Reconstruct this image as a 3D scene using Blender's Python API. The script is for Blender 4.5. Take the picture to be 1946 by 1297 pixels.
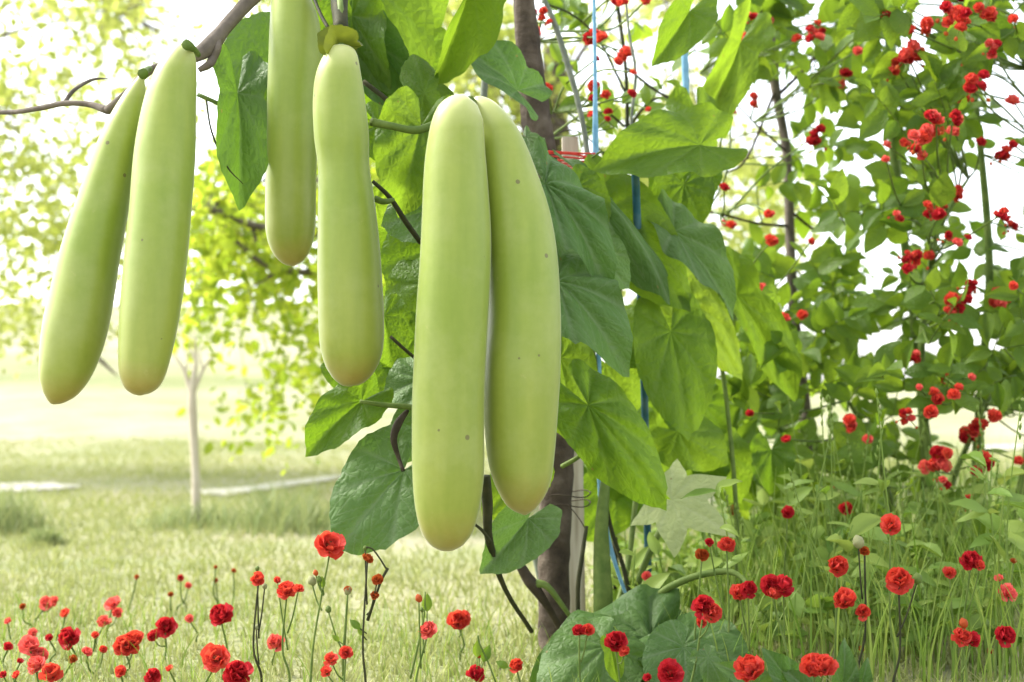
import bpy, math, random
import numpy as np
from mathutils import Vector, Matrix, noise
random.seed(7); RNG = np.random.default_rng(7)
for o in list(bpy.data.objects): bpy.data.objects.remove(o)
S = bpy.context.scene
COL = S.collection
# ------------------------------------------------------------------ camera
H = 0.46                      # eye height
K = 0.72 / 1946               # width of one photo pixel at one metre (50 mm lens)
HZ = 740                      # row of the level horizon
cam = bpy.data.cameras.new('camera'); camo = bpy.data.objects.new('camera', cam); COL.objects.link(camo)
camo.location = (0, 0, H); camo.rotation_euler = (math.pi/2, 0, 0)
cam.lens = 50; cam.sensor_width = 36; cam.shift_y = (HZ-648.5)/1946
cam.clip_start = 0.02; cam.clip_end = 2000
cam.dof.use_dof = True; cam.dof.focus_distance = 2.03; cam.dof.aperture_fstop = 4.2
S.camera = camo
# ------------------------------------------------------------------ sky and sun
SUN_EL, SUN_AZ = math.radians(46), math.radians(-68)      # azimuth from +Y towards +X: behind the plants, a little left
w = bpy.data.worlds.new('World'); S.world = w; w.use_nodes = True
nt = w.node_tree; bg = nt.nodes['Background']
sky = nt.nodes.new('ShaderNodeTexSky'); sky.sky_type = 'NISHITA'; sky.sun_disc = False
sky.sun_elevation = SUN_EL; sky.sun_rotation = SUN_AZ
sky.air_density = 1.0; sky.dust_density = 2.0; sky.ozone_density = 1.0
hs = nt.nodes.new('ShaderNodeHueSaturation'); hs.inputs['Saturation'].default_value = 0.30   # thin white cloud
nt.links.new(sky.outputs[0], hs.inputs['Color']); nt.links.new(hs.outputs[0], bg.inputs[0])
bg.inputs[1].default_value = 0.15
sl = bpy.data.lights.new('sun', 'SUN'); so = bpy.data.objects.new('sun', sl); COL.objects.link(so)
sl.energy = 1.7; sl.angle = math.radians(14); sl.color = (1, .95, .84)
d = Vector((math.sin(SUN_AZ)*math.cos(SUN_EL), math.cos(SUN_AZ)*math.cos(SUN_EL), math.sin(SUN_EL)))
so.rotation_euler = (-d).to_track_quat('-Z', 'Y').to_euler(); so.location = (0, 0, 30)
vs = S.view_settings; vs.view_transform = 'Standard'; vs.look = 'None'; vs.gamma = 1; vs.use_curve_mapping = False
vs.exposure = 2.1
S.render.engine = 'CYCLES'
S.cycles.max_bounces = 5; S.cycles.transmission_bounces = 3; S.cycles.diffuse_bounces = 4; S.cycles.glossy_bounces = 2

# ------------------------------------------------------------------ helpers
def at(px, py, D): return Vector(((px-973)*K*D, D, H-(py-HZ)*K*D))
def ground_z(x, y):
    u = x/np.maximum(y, .5)
    lat = np.clip((.14-u)/.24, 0, 1); lat = lat*lat*(3-2*lat)
    t = np.clip((y-7)/55, 0, 1); t = t*t*(3-2*t)
    return 3.9*lat*t + .012*np.sin(x*1.7+y*.6)*np.clip((y-3)/4, 0, 1) + .05*np.sin(x*.5+1)*np.sin(y*.31)*np.clip((y-6)/8, 0, 1)
def gz(x, y): return float(ground_z(np.array(x, float), np.array(y, float)))
def foot(px, D):
    p = at(px, 0, D); return Vector((p.x, D, gz(p.x, D)))
def mk(name, V, Fs, smooth=True, attrs=None, uv=None):
    V = np.asarray(V, np.float32).reshape(-1, 3)
    me = bpy.data.meshes.new(name)
    me.vertices.add(len(V)); me.vertices.foreach_set('co', V.ravel())
    fl = [np.asarray(f, np.int32) for f in Fs if len(f)]
    tot = np.concatenate([np.full(len(f), f.shape[1], np.int32) for f in fl])
    lv = np.concatenate([f.ravel() for f in fl])
    me.loops.add(len(lv)); me.loops.foreach_set('vertex_index', lv)
    me.polygons.add(len(tot))
    me.polygons.foreach_set('loop_start', np.concatenate([[0], np.cumsum(tot)[:-1]]).astype(np.int32))
    try: me.polygons.foreach_set('loop_total', tot)
    except Exception: pass
    me.polygons.foreach_set('use_smooth', np.full(len(tot), smooth))
    for k, a in (attrs or {}).items():
        at_ = me.attributes.new(k, 'FLOAT', 'POINT'); at_.data.foreach_set('value', np.asarray(a, np.float32))
    me.update(calc_edges=True)
    return me
class MB:
    """collects pieces of one part; faces of 3 and 4 corners"""
    def __init__(s): s.V = []; s.T = []; s.Q = []; s.A = []; s.n = 0
    def add(s, V, T=None, Q=None, a=0.):
        V = np.asarray(V, float).reshape(-1, 3); s.V.append(V)
        if T is not None and len(T): s.T.append(np.asarray(T)+s.n)
        if Q is not None and len(Q): s.Q.append(np.asarray(Q)+s.n)
        s.A.append(np.broadcast_to(np.asarray(a, float), (len(V),))); s.n += len(V)
    def tube(s, pts, r, sides=7, sm=4, bump=0., a=0.):
        V, T, Q = tube(pts, r, sides, sm, bump); s.add(V, T, Q, a)
    def mesh(s, name, smooth=True):
        return mk(name, np.concatenate(s.V), [np.concatenate(x) for x in (s.T, s.Q) if x], smooth, {'tint': np.concatenate(s.A)})
def smoothpath(P, sm):
    P = np.asarray(P, float)
    if len(P) < 3 or sm < 2: return P
    Q = np.vstack([2*P[0]-P[1], P, 2*P[-1]-P[-2]]); out = []
    for i in range(1, len(Q)-2):
        for t in np.linspace(0, 1, sm, endpoint=False):
            out.append(.5*(2*Q[i]+(Q[i+1]-Q[i-1])*t+(2*Q[i-1]-5*Q[i]+4*Q[i+1]-Q[i+2])*t*t+(-Q[i-1]+3*Q[i]-3*Q[i+1]+Q[i+2])*t**3))
    out.append(P[-1]); return np.array(out)
def tube(pts, r, sides=7, sm=4, bump=0.):
    pts = np.array([list(p) for p in pts], float); r = np.atleast_1d(np.asarray(r, float))
    if len(r) == 1: r = np.full(len(pts), r[0])
    if len(r) != len(pts): r = np.interp(np.linspace(0, 1, len(pts)), np.linspace(0, 1, len(r)), r)
    R4 = np.column_stack([pts, r]); R4 = smoothpath(R4, sm); P = R4[:, :3]; r = np.maximum(R4[:, 3], 1e-5)
    n = len(P); Tn = np.gradient(P, axis=0); Tn /= np.maximum(np.linalg.norm(Tn, axis=1, keepdims=True), 1e-9)
    up = np.array([0, 0, 1.]) if abs(Tn[0][2]) < .9 else np.array([1., 0, 0])
    X = np.cross(up, Tn[0]); X /= np.linalg.norm(X); V = []
    ang = np.linspace(0, 2*np.pi, sides, endpoint=False)
    for i in range(n):
        X = X-Tn[i]*np.dot(X, Tn[i]); X /= max(np.linalg.norm(X), 1e-9); Y = np.cross(Tn[i], X)
        rr = r[i]*(1+bump*np.array([noise.noise(Vector((P[i][0]*18+3*math.cos(a), P[i][1]*18+3*math.sin(a), P[i][2]*18))) for a in ang])) if bump else r[i]*np.ones(sides)
        V.append(P[i]+(np.cos(ang)*rr)[:, None]*X+(np.sin(ang)*rr)[:, None]*Y)
    V = np.vstack(V+[P[0][None], P[-1][None]])
    i, j = np.meshgrid(np.arange(n-1), np.arange(sides), indexing='ij'); j2 = (j+1) % sides
    Q = np.stack([i*sides+j, i*sides+j2, (i+1)*sides+j2, (i+1)*sides+j], -1).reshape(-1, 4)
    k = np.arange(sides); k2 = (k+1) % sides
    T = np.vstack([np.stack([np.full(sides, n*sides), k2, k], -1), np.stack([np.full(sides, n*sides+1), (n-1)*sides+k, (n-1)*sides+k2], -1)])
    return V, T, Q
WM = {}
def thing(name, label, cat, loc, group=None, kind=None):
    o = bpy.data.objects.new(name, None); COL.objects.link(o); o.location = loc
    o.empty_display_size = .05; o['label'] = label; o['category'] = cat
    if group: o['group'] = group
    if kind: o['kind'] = kind
    WM[o.name] = Matrix.Translation(loc); return o
def part(name, me, mat, parent, M=None, label=None, kind=None):
    """a mesh under a thing or part; M is its world matrix (mesh built in world space when None)"""
    if mat is not None and (not me.materials): me.materials.append(mat)
    o = bpy.data.objects.new(name, me); COL.objects.link(o); o.parent = parent
    M = M or Matrix(); o.matrix_local = WM[parent.name].inverted() @ M; WM[o.name] = M
    if label: o['label'] = label
    if kind: o['kind'] = kind
    return o
def solo(name, me, mat, label=None, cat=None, kind=None, group=None):
    me.materials.append(mat); o = bpy.data.objects.new(name, me); COL.objects.link(o)
    if label: o['label'] = label
    if cat: o['category'] = cat
    if kind: o['kind'] = kind
    if group: o['group'] = group
    return o
def frame(o, y, z):
    """matrix with local Y along y and local Z near z"""
    y = Vector(y).normalized(); z = Vector(z); x = y.cross(z)
    if x.length < 1e-6: x = y.orthogonal()
    x.normalize(); z = x.cross(y); M = Matrix((x, y, z)).transposed().to_4x4(); M.translation = o; return M
def rv(s): return Vector((random.gauss(0, s), random.gauss(0, s), random.gauss(0, s)))
U = random.uniform

# ------------------------------------------------------------------ materials
def mat(name):
    m = bpy.data.materials.new(name); m.use_nodes = True; n = m.node_tree; n.nodes.clear()
    out = n.nodes.new('ShaderNodeOutputMaterial'); return m, n, out
def N(n, t, **kw):
    x = n.nodes.new('ShaderNode'+t)
    for k, v in kw.items():
        if k in x.inputs.keys(): x.inputs[k].default_value = v
        else: setattr(x, k, v)
    return x
def ramp(n, stops, fac):
    r = N(n, 'ValToRGB'); e = r.color_ramp.elements
    while len(e) < len(stops): e.new(.5)
    for el, (p, c) in zip(e, stops): el.position = p; el.color = (*c, 1)
    n.links.new(fac, r.inputs[0]); return r.outputs[0]
def noi(n, scale, detail=4, coord='Object', rough=.55):
    tc = N(n, 'TexCoord'); x = N(n, 'TexNoise', Scale=scale, Detail=detail, Roughness=rough)
    n.links.new(tc.outputs[coord], x.inputs['Vector']); return x.outputs['Fac']
def mixc(n, a, b, fac, mode='MIX'):
    x = n.nodes.new('ShaderNodeMix'); x.data_type = 'RGBA'; x.blend_type = mode
    for s, v in ((0, fac), (6, a), (7, b)):
        if hasattr(v, 'is_linked'): n.links.new(v, x.inputs[s])
        elif s == 0: x.inputs[0].default_value = v
        else: x.inputs[s].default_value = (*v, 1)
    return x.outputs[2]
def math_(n, op, a, b=None, clamp=False):
    x = N(n, 'Math', operation=op); x.use_clamp = clamp
    for i, v in enumerate((a, b)):
        if v is None: continue
        if hasattr(v, 'is_linked'): n.links.new(v, x.inputs[i])
        else: x.inputs[i].default_value = v
    return x.outputs[0]
def bump(n, h, strength, dist=.002):
    b = N(n, 'Bump', Strength=strength, Distance=dist); n.links.new(h, b.inputs['Height']); return b.outputs[0]
def plain(name, stops, scale=20, rough=.7, bstr=.3, bd=.003, detail=5, spec=.3):
    m, n, out = mat(name); f = noi(n, scale, detail)
    c = ramp(n, stops, f); p = N(n, 'BsdfPrincipled', Roughness=rough); p.inputs['Specular IOR Level'].default_value = spec
    n.links.new(c, p.inputs['Base Color'])
    if bstr: n.links.new(bump(n, f, bstr, bd), p.inputs['Normal'])
    n.links.new(p.outputs[0], out.inputs[0]); return m
def leafmat(name, c1, c2, t1, t2, trans=.45, rough=.5, vein=None, veinamt=.5, nscale=30, bstr=.25, spec=.2, mott=.45, cell=11.):
    """reflecting upper skin mixed with light passing through; colours vary from leaf to leaf"""
    m, n, out = mat(name)
    oi = N(n, 'ObjectInfo'); ta = N(n, 'Attribute', attribute_name='tint'); va = N(n, 'Attribute', attribute_name='vein')
    r = math_(n, 'FRACT', math_(n, 'ADD', oi.outputs['Random'], ta.outputs['Fac']))
    f = noi(n, nscale, 4)
    pf = ramp(n, [(.3, (0, 0, 0)), (.7, (1, 1, 1))], noi(n, 4.5, 3))
    rr = math_(n, 'ADD', math_(n, 'MULTIPLY', r, 1-mott), math_(n, 'MULTIPLY', math_(n, 'ADD', math_(n, 'MULTIPLY', f, .4), math_(n, 'MULTIPLY', pf, .6)), mott), True)
    c = mixc(n, c1, c2, rr); t = mixc(n, t1, t2, rr)
    if vein:
        tc = N(n, 'TexCoord'); sx = N(n, 'SeparateXYZ'); n.links.new(tc.outputs['Object'], sx.inputs[0])
        fr = math_(n, 'ABSOLUTE', math_(n, 'SUBTRACT', math_(n, 'FRACT', math_(n, 'ADD', math_(n, 'DIVIDE', math_(n, 'ABSOLUTE', math_(n, 'ARCTAN2', sx.outputs[0], sx.outputs[1])), .686), .5)), .5))
        rad = math_(n, 'SQRT', math_(n, 'ADD', math_(n, 'MULTIPLY', sx.outputs[0], sx.outputs[0]), math_(n, 'MULTIPLY', sx.outputs[1], sx.outputs[1])))
        phs = math_(n, 'ADD', math_(n, 'SUBTRACT', math_(n, 'MULTIPLY', rad, 7.5), math_(n, 'MULTIPLY', math_(n, 'MULTIPLY', fr, rad), 7.)), math_(n, 'MULTIPLY', f, .7))
        sec = math_(n, 'SUBTRACT', 1., math_(n, 'MULTIPLY', math_(n, 'ABSOLUTE', math_(n, 'SUBTRACT', math_(n, 'FRACT', phs), .5)), 9.), True)
        vf = math_(n, 'MULTIPLY', math_(n, 'MAXIMUM', va.outputs['Fac'], math_(n, 'MULTIPLY', sec, .45)), veinamt, True)
        c = mixc(n, c, vein, vf); t = mixc(n, t, tuple(x*.75 for x in t1), vf)
    if vein:
        bv = N(n, 'TexVoronoi', Scale=7.); n.links.new(tc.outputs['Object'], bv.inputs['Vector']); bs = N(n, 'SeparateColor'); n.links.new(bv.outputs['Color'], bs.inputs[0])
        bl = math_(n, 'MULTIPLY', math_(n, 'LESS_THAN', math_(n, 'ADD', bv.outputs['Distance'], math_(n, 'MULTIPLY', f, .12)), math_(n, 'MULTIPLY', bs.outputs[1], .22)), math_(n, 'MULTIPLY', math_(n, 'GREATER_THAN', bs.outputs[0], .72), .7))
        c = mixc(n, c, (.20, .15, .05), bl); t = mixc(n, t, (.22, .16, .03), bl)
    p = N(n, 'BsdfPrincipled', Roughness=rough); p.inputs['Specular IOR Level'].default_value = spec
    n.links.new(c, p.inputs['Base Color'])
    tr = N(n, 'BsdfTranslucent'); n.links.new(t, tr.inputs['Color'])
    if bstr:
        tc = N(n, 'TexCoord'); vo = N(n, 'TexVoronoi', Scale=cell, feature='DISTANCE_TO_EDGE'); wn = N(n, 'TexNoise', Scale=5., Detail=2.)
        n.links.new(tc.outputs['Object'], wn.inputs['Vector']); n.links.new(mixc(n, tc.outputs['Object'], wn.outputs['Color'], .12), vo.inputs['Vector'])
        net = math_(n, 'MULTIPLY', vo.outputs['Distance'], 3., True)
        if vein: net = math_(n, 'SUBTRACT', net, math_(n, 'MULTIPLY', sec, .8))
        b = bump(n, math_(n, 'ADD', net, math_(n, 'MULTIPLY', f, .5)), bstr, .006); n.links.new(b, p.inputs['Normal']); n.links.new(b, tr.inputs['Normal'])
    mx = N(n, 'MixShader'); mx.inputs[0].default_value = trans
    n.links.new(p.outputs[0], mx.inputs[1]); n.links.new(tr.outputs[0], mx.inputs[2]); n.links.new(mx.outputs[0], out.inputs[0])
    return m
def gourdmat():
    m, n, out = mat('gourd_skin')
    tc = N(n, 'TexCoord'); sp = N(n, 'SeparateXYZ'); n.links.new(tc.outputs['Generated'], sp.inputs[0])
    oi = N(n, 'ObjectInfo')
    big = noi(n, 5, 3); fine = noi(n, 90, 3); mid = noi(n, 16, 4)
    zz = math_(n, 'ADD', sp.outputs['Z'], math_(n, 'MULTIPLY', math_(n, 'SUBTRACT', big, .5), .14), True)
    body = ramp(n, [(0, (.29, .22, .05)), (.03, (.275, .245, .05)), (.09, (.24, .275, .042)), (.55, (.20, .265, .03)), (.93, (.245, .295, .045)), (1, (.46, .48, .18))], zz)
    body = mixc(n, body, (.50, .52, .17), math_(n, 'MULTIPLY', math_(n, 'GREATER_THAN', oi.outputs['Random'], 2.), 1.))
    mott = ramp(n, [(.30, (.96, .97, .92)), (.70, (1.03, 1.02, 1.06))], mid)
    body = mixc(n, body, mott, 1., 'MULTIPLY')
    body = mixc(n, body, ramp(n, [(.35, (.975, .98, .96)), (.65, (1.02, 1.02, 1.03))], fine), 1., 'MULTIPLY')
    mp = N(n, 'Mapping'); mp.inputs['Scale'].default_value = (46, 46, 5); n.links.new(tc.outputs['Object'], mp.inputs[0])
    st = N(n, 'TexNoise', Scale=1., Detail=5.); n.links.new(mp.outputs[0], st.inputs['Vector'])
    body = mixc(n, body, ramp(n, [(.32, (.90, .94, .82)), (.68, (1.07, 1.05, 1.14))], st.outputs[0]), 1., 'MULTIPLY')
    scuff = ramp(n, [(.66, (0, 0, 0)), (.74, (1, 1, 1))], noi(n, 34, 6, rough=.7))
    body = mixc(n, body, (.36, .34, .12), math_(n, 'MULTIPLY', scuff, .5))
    dust = ramp(n, [(.45, (0, 0, 0)), (.7, (1, 1, 1))], noi(n, 9, 7, rough=.65))
    body = mixc(n, body, (.33, .36, .13), math_(n, 'MULTIPLY', dust, .4))
    vo = N(n, 'TexVoronoi', Scale=30.); n.links.new(tc.outputs['Object'], vo.inputs['Vector'])
    vs_ = N(n, 'SeparateColor'); n.links.new(vo.outputs['Color'], vs_.inputs[0])
    spot = math_(n, 'MULTIPLY', math_(n, 'LESS_THAN', vo.outputs['Distance'], math_(n, 'MULTIPLY', vs_.outputs[1], .13)), math_(n, 'GREATER_THAN', vs_.outputs[0], .45))
    body = mixc(n, body, (.10, .075, .03), math_(n, 'MULTIPLY', spot, .75))
    p = N(n, 'BsdfPrincipled', Roughness=.44); p.inputs['Specular IOR Level'].default_value = .4
    p.inputs['Sheen Weight'].default_value = .3; p.inputs['Sheen Roughness'].default_value = .35
    n.links.new(body, p.inputs['Base Color'])
    hh = math_(n, 'ADD', math_(n, 'MULTIPLY', mid, .8), math_(n, 'MULTIPLY', fine, .12))
    n.links.new(bump(n, hh, .10, .006), p.inputs['Normal']); n.links.new(p.outputs[0], out.inputs[0]); return m
M_GOURD = gourdmat()
M_LEAF = leafmat('vine_leaf_backlit', (.05, .11, .012), (.10, .18, .022), (.13, .25, .008), (.29, .42, .025), .50, .45, (.20, .28, .08), .55)  # yellow-green of backlit leaves put into the colours; hairy_leaf stays dull
M_DULL = leafmat('hairy_leaf', (.052, .115, .026), (.11, .185, .055), (.09, .21, .02), (.15, .27, .035), .3, .5, (.22, .28, .16), .6, spec=.25)
M_SQ = leafmat('mound_leaf', (.045, .10, .02), (.09, .16, .04), (.09, .20, .012), (.16, .30, .02), .32, .5, (.16, .22, .10), .5)
M_PALE = leafmat('pale_leaf', (.30, .36, .15), (.40, .44, .20), (.32, .40, .12), (.40, .44, .16), .35, .6, (.46, .5, .28), .6)
M_DEEP = leafmat('glossy_leaf', (.045, .10, .014), (.12, .20, .03), (.16, .30, .012), (.36, .48, .03), .46, .38, (.12, .18, .05), .3)
M_YEL = leafmat('yellow_leaf', (.20, .25, .04), (.32, .35, .08), (.46, .53, .09), (.64, .67, .20), .55, .5, bstr=0, mott=.1, nscale=3)
M_GRN = leafmat('spring_leaf', (.13, .20, .02), (.24, .30, .03), (.36, .50, .03), (.55, .62, .06), .55, .5, bstr=0, mott=.1, nscale=3)
M_GRASS = leafmat('grass_blade', (.23, .27, .085), (.39, .385, .19), (.30, .36, .08), (.45, .45, .19), .3, .7, bstr=0, mott=.6, nscale=1.2, spec=.05)
M_TALL = leafmat('tall_grass', (.09, .17, .025), (.25, .33, .075), (.18, .33, .02), (.42, .50, .09), .35, .5, bstr=0, mott=.1, nscale=4)
M_TUFT = leafmat('tuft_blade', (.18, .24, .09), (.30, .34, .15), (.26, .33, .10), (.40, .42, .17), .3, .6, bstr=0, mott=.1, nscale=3)
M_PETAL = leafmat('red_petal', (.52, .025, .022), (.82, .13, .10), (.8, .04, .02), (.95, .16, .07), .33, .5, bstr=.3, nscale=60, mott=.6)
M_PINK = leafmat('pink_petal', (.76, .09, .09), (.86, .22, .18), (.85, .1, .08), (.95, .2, .15), .30, .5, bstr=.3, nscale=60, mott=.6)
M_CRIM = leafmat('crimson_petal', (.34, .006, .014), (.62, .03, .045), (.55, .01, .02), (.8, .06, .06), .3, .5, bstr=.3, nscale=60, mott=.6)
M_RUST = leafmat('withered_petal', (.35, .05, .015), (.55, .12, .02), (.5, .1, .02), (.6, .15, .03), .25, .6, bstr=.3, nscale=60, mott=.6)
M_CORE = plain('flower_core', [(.3, (.16, .012, .01)), (.7, (.30, .10, .03))], 200, .7)
M_STEM = plain('green_stem', [(.3, (.06, .105, .018)), (.7, (.14, .19, .045))], 40, .6, spec=.15)
M_DSTEM = plain('dark_stem', [(.3, (.02, .026, .012)), (.7, (.055, .052, .024))], 40, .7, spec=.1)
M_BUD = plain('bud', [(.3, (.14, .17, .06)), (.7, (.32, .30, .15))], 90, .6)
M_BARK = plain('brown_bark', [(.25, (.022, .016, .011)), (.5, (.07, .052, .036)), (.75, (.15, .12, .09))], 26, .9, 1., .012, 8)
M_GBARK = plain('grey_bark', [(.25, (.06, .05, .038)), (.6, (.14, .115, .09)), (.8, (.23, .20, .165))], 30, .9, .8, .006, 6)
M_PBARK = plain('washed_out_bark', [(.3, (.42, .36, .26)), (.7, (.56, .50, .40))], 12, .9)  # haze and overexposure of the sapling put into the bark colour
M_TWIG = plain('dark_twig', [(.3, (.028, .022, .014)), (.7, (.07, .056, .038))], 40, .8, spec=.1)
M_WOOD = None
def woodmat():
    m, n, out = mat('weathered_wood'); tc = N(n, 'TexCoord'); mp = N(n, 'Mapping'); mp.inputs['Scale'].default_value = (60, 60, 3)
    n.links.new(tc.outputs['Object'], mp.inputs[0]); x = N(n, 'TexNoise', Scale=1.5, Detail=6); n.links.new(mp.outputs[0], x.inputs['Vector'])
    c = ramp(n, [(.3, (.24, .20, .14)), (.5, (.42, .37, .28)), (.7, (.52, .48, .38))], x.outputs[0])
    p = N(n, 'BsdfPrincipled', Roughness=.85); n.links.new(c, p.inputs['Base Color']); n.links.new(bump(n, x.outputs[0], .5, .004), p.inputs['Normal'])
    n.links.new(p.outputs[0], out.inputs[0]); return m
M_WOOD = woodmat()
M_BLUE = plain('blue_plastic', [(.3, (.012, .055, .08)), (.5, (.018, .09, .13)), (.7, (.08, .15, .17))], 22, .6, .3)
M_CORD = plain('blue_cord', [(.3, (.10, .26, .40)), (.7, (.20, .40, .55))], 60, .6, .3)
M_TWINE = plain('red_twine', [(.3, (.5, .02, .015)), (.7, (.7, .07, .04))], 80, .55, .3)
M_WIRE = plain('twine_grey', [(.3, (.10, .12, .09)), (.7, (.2, .22, .17))], 60, .7, .2)
def groundmat():
    m, n, out = mat('dry_grass_ground'); a = noi(n, .22, 6); b = noi(n, 2.2, 6); c_ = noi(n, 40, 4)
    c = ramp(n, [(.34, (.20, .22, .10)), (.48, (.29, .285, .18)), (.62, (.37, .35, .26))], a)
    c = mixc(n, c, ramp(n, [(.35, (.82, .9, .74)), (.65, (1.1, 1.07, 1.1))], b), 1., 'MULTIPLY')
    c = mixc(n, c, ramp(n, [(.3, (.7, .75, .65)), (.7, (1.15, 1.1, 1.1))], c_), 1., 'MULTIPLY')
    p = N(n, 'BsdfPrincipled', Roughness=.95); p.inputs['Specular IOR Level'].default_value = .1
    n.links.new(c, p.inputs['Base Color']); n.links.new(bump(n, c_, .6, .03), p.inputs['Normal']); n.links.new(p.outputs[0], out.inputs[0]); return m
M_GROUND = groundmat()
M_PATH = plain('pale_gravel', [(.3, (.34, .33, .27)), (.7, (.50, .48, .42))], 9, .95, .4, .01)

# ------------------------------------------------------------------ ground, path, grass
_PX = [-9, -2.6, -1.9, -1.45, -1.2, -.75, 0, 2, 9]; _PY = [7.4, 6.75, 6.45, 6.0, 6.15, 7.6, 9.2, 10.6, 12.5]
def path_y(x): return np.interp(x, _PX, _PY)+.05*np.sin(np.asarray(x)*3)
def path_w(x): return np.clip(.24*np.sin(np.asarray(x)*5.2+.9)+.03, .015, .3)
def build_ground():
    r = np.concatenate([np.linspace(-8, 14, 89)]); ys = np.concatenate([np.linspace(-6, 20, 105), np.geomspace(20.6, 900, 50)])
    xs = np.concatenate([-np.geomspace(900, 12.5, 45), np.linspace(-12, 12, 97), np.geomspace(12.5, 900, 45)])
    X, Y = np.meshgrid(xs, ys); Z = ground_z(X, np.maximum(Y, .5))
    V = np.stack([X, Y, Z], -1).reshape(-1, 3); nx = len(xs)
    i, j = np.meshgrid(np.arange(len(ys)-1), np.arange(nx-1), indexing='ij'); q = i*nx+j
    solo('ground', mk('ground', V, [np.stack([q, q+1, q+nx+1, q+nx], -1).reshape(-1, 4)]), M_GROUND, kind='structure')
    xs = np.linspace(-9, 9, 400); V = []                    # pale gravel path crossing the field
    for k, x in enumerate(xs):
        for q in (-1, -.5, 0, .5, 1):
            yy = float(path_y(x))+q*float(path_w(x))*(1+.2*math.sin(k*2.3+q)); V.append((x, yy, gz(x, yy)+.008+.01*(1-q*q)))
    n = len(xs); i, j = np.meshgrid(np.arange(n-1), np.arange(4), indexing='ij'); q = i*5+j
    q = q[(path_w(xs[:-1]) > .03)]
    solo('path', mk('path', V, [np.stack([q, q+5, q+6, q+1], -1).reshape(-1, 4)]), M_PATH, kind='structure')
build_ground()
def blades(bx, by, h, wd, lean, seg=2, zoff=None):
    """arrays of blade feet -> one mesh of bent tapering blades"""
    n = len(bx); az = RNG.uniform(0, 2*np.pi, n); la = RNG.uniform(0, 2*np.pi, n); ln = lean*RNG.uniform(.2, 1, n)*h
    bz = ground_z(bx, by)-.004 if zoff is None else zoff
    V = np.zeros((n, 2*seg+1, 3))
    for s in range(seg+1):
        t = s/seg; cx = bx+np.cos(la)*ln*t*t; cy = by+np.sin(la)*ln*t*t; cz = bz+h*t*(1-.12*lean*t)
        ww = wd*(1-t)**.6*.5
        if s < seg:
            for k, sg in ((0, -1), (1, 1)): V[:, 2*s+k] = np.stack([cx+sg*np.cos(az)*ww, cy+sg*np.sin(az)*ww, cz], -1)
        else: V[:, 2*seg] = np.stack([cx, cy, cz], -1)
    b = (np.arange(n)*(2*seg+1))[:, None]
    Q = np.vstack([b+np.array([2*s, 2*s+1, 2*s+3, 2*s+2]) for s in range(seg-1)]) if seg > 1 else np.zeros((0, 4), int)
    T = b+np.array([2*seg-2, 2*seg-1, 2*seg])
    return V.reshape(-1, 3), T, Q, np.repeat(RNG.uniform(0, 1, n), 2*seg+1)
def build_grass():
    mb = MB()
    n = 110000; D = 1.5+9.5*RNG.uniform(0, 1, n)**1.5; px = RNG.uniform(-500, 2450, n); x = (px-973)*K*D
    pt = np.array([noise.noise(Vector((a*1.1, b*1.1, 0))) for a, b in zip(x, D)])
    keep = (pt+RNG.normal(0, .25, n) > -.25) & (np.abs(D-path_y(x))+RNG.normal(0, .10, n) > path_w(x)*.7); x, D = x[keep], D[keep]
    h = RNG.uniform(.012, .045, len(x)); V, T, Q, a = blades(x, D, h, .0035+.0008*D, .8)
    mb.add(V, T, Q, a)
    solo('lawn_grass', mb.mesh('lawn_grass', False), M_GRASS, 'short pale yellow-green grass covering the field', 'grass', 'stuff')
    mb = MB(); n = 2000
    D = RNG.uniform(2.12, 4.2, n); px = 1120+880*RNG.uniform(0, 1, n)**.75; x = (px-973)*K*D
    hmax = .09+.30*np.clip((px-1150)/350, 0, 1)*np.clip((D-1.7)/.8, .25, 1); h = hmax*RNG.uniform(.35, 1, n)
    V, T, Q, a = blades(x, D, h, RNG.uniform(.002, .005, n), .45, 4); mb.add(V, T, Q, a)
    n = 900; D = RNG.uniform(1.9, 2.9, n); px = RNG.uniform(-100, 1150, n); x = (px-973)*K*D
    V, T, Q, a = blades(x, D, RNG.uniform(.04, .09, n), RNG.uniform(.0015, .003, n), .5, 4); mb.add(V, T, Q, a)
    solo('tall_grass', mb.mesh('tall_grass', False), M_TALL, 'tall thin green grass and stalks among the red flowers', 'grass', 'stuff')
    for lab, px, D, wd, hh in (('dull green grass tuft cut by the left edge of the field', 5, 4.6, .16, .20),
                               ('small olive tuft to the right of the left-edge tuft', 88, 4.2, .05, .07),
                               ('grey-green grass tuft at the foot of the bare sapling', 372, 4.75, .20, .10),
                               ('broad soft grass tuft between sapling and gourd leaf', 545, 4.6, .22, .20)):
        f = foot(px, D); n = 420; t = thing('grass_tuft', lab, 'grass', f, 'grass tufts in the field')
        x = f.x+RNG.normal(0, wd*.5, n); y = f.y+RNG.normal(0, wd*.5, n)
        h = hh*RNG.uniform(.4, 1.1, n)*np.exp(-((x-f.x)/wd)**2*.7)
        V, T, Q, a = blades(x, y, h, .006, .9, 3); mb = MB(); mb.add(V, T, Q, a)
        part('blades', mb.mesh('blades', False), M_TUFT, t, kind='stuff')
build_grass()

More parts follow.
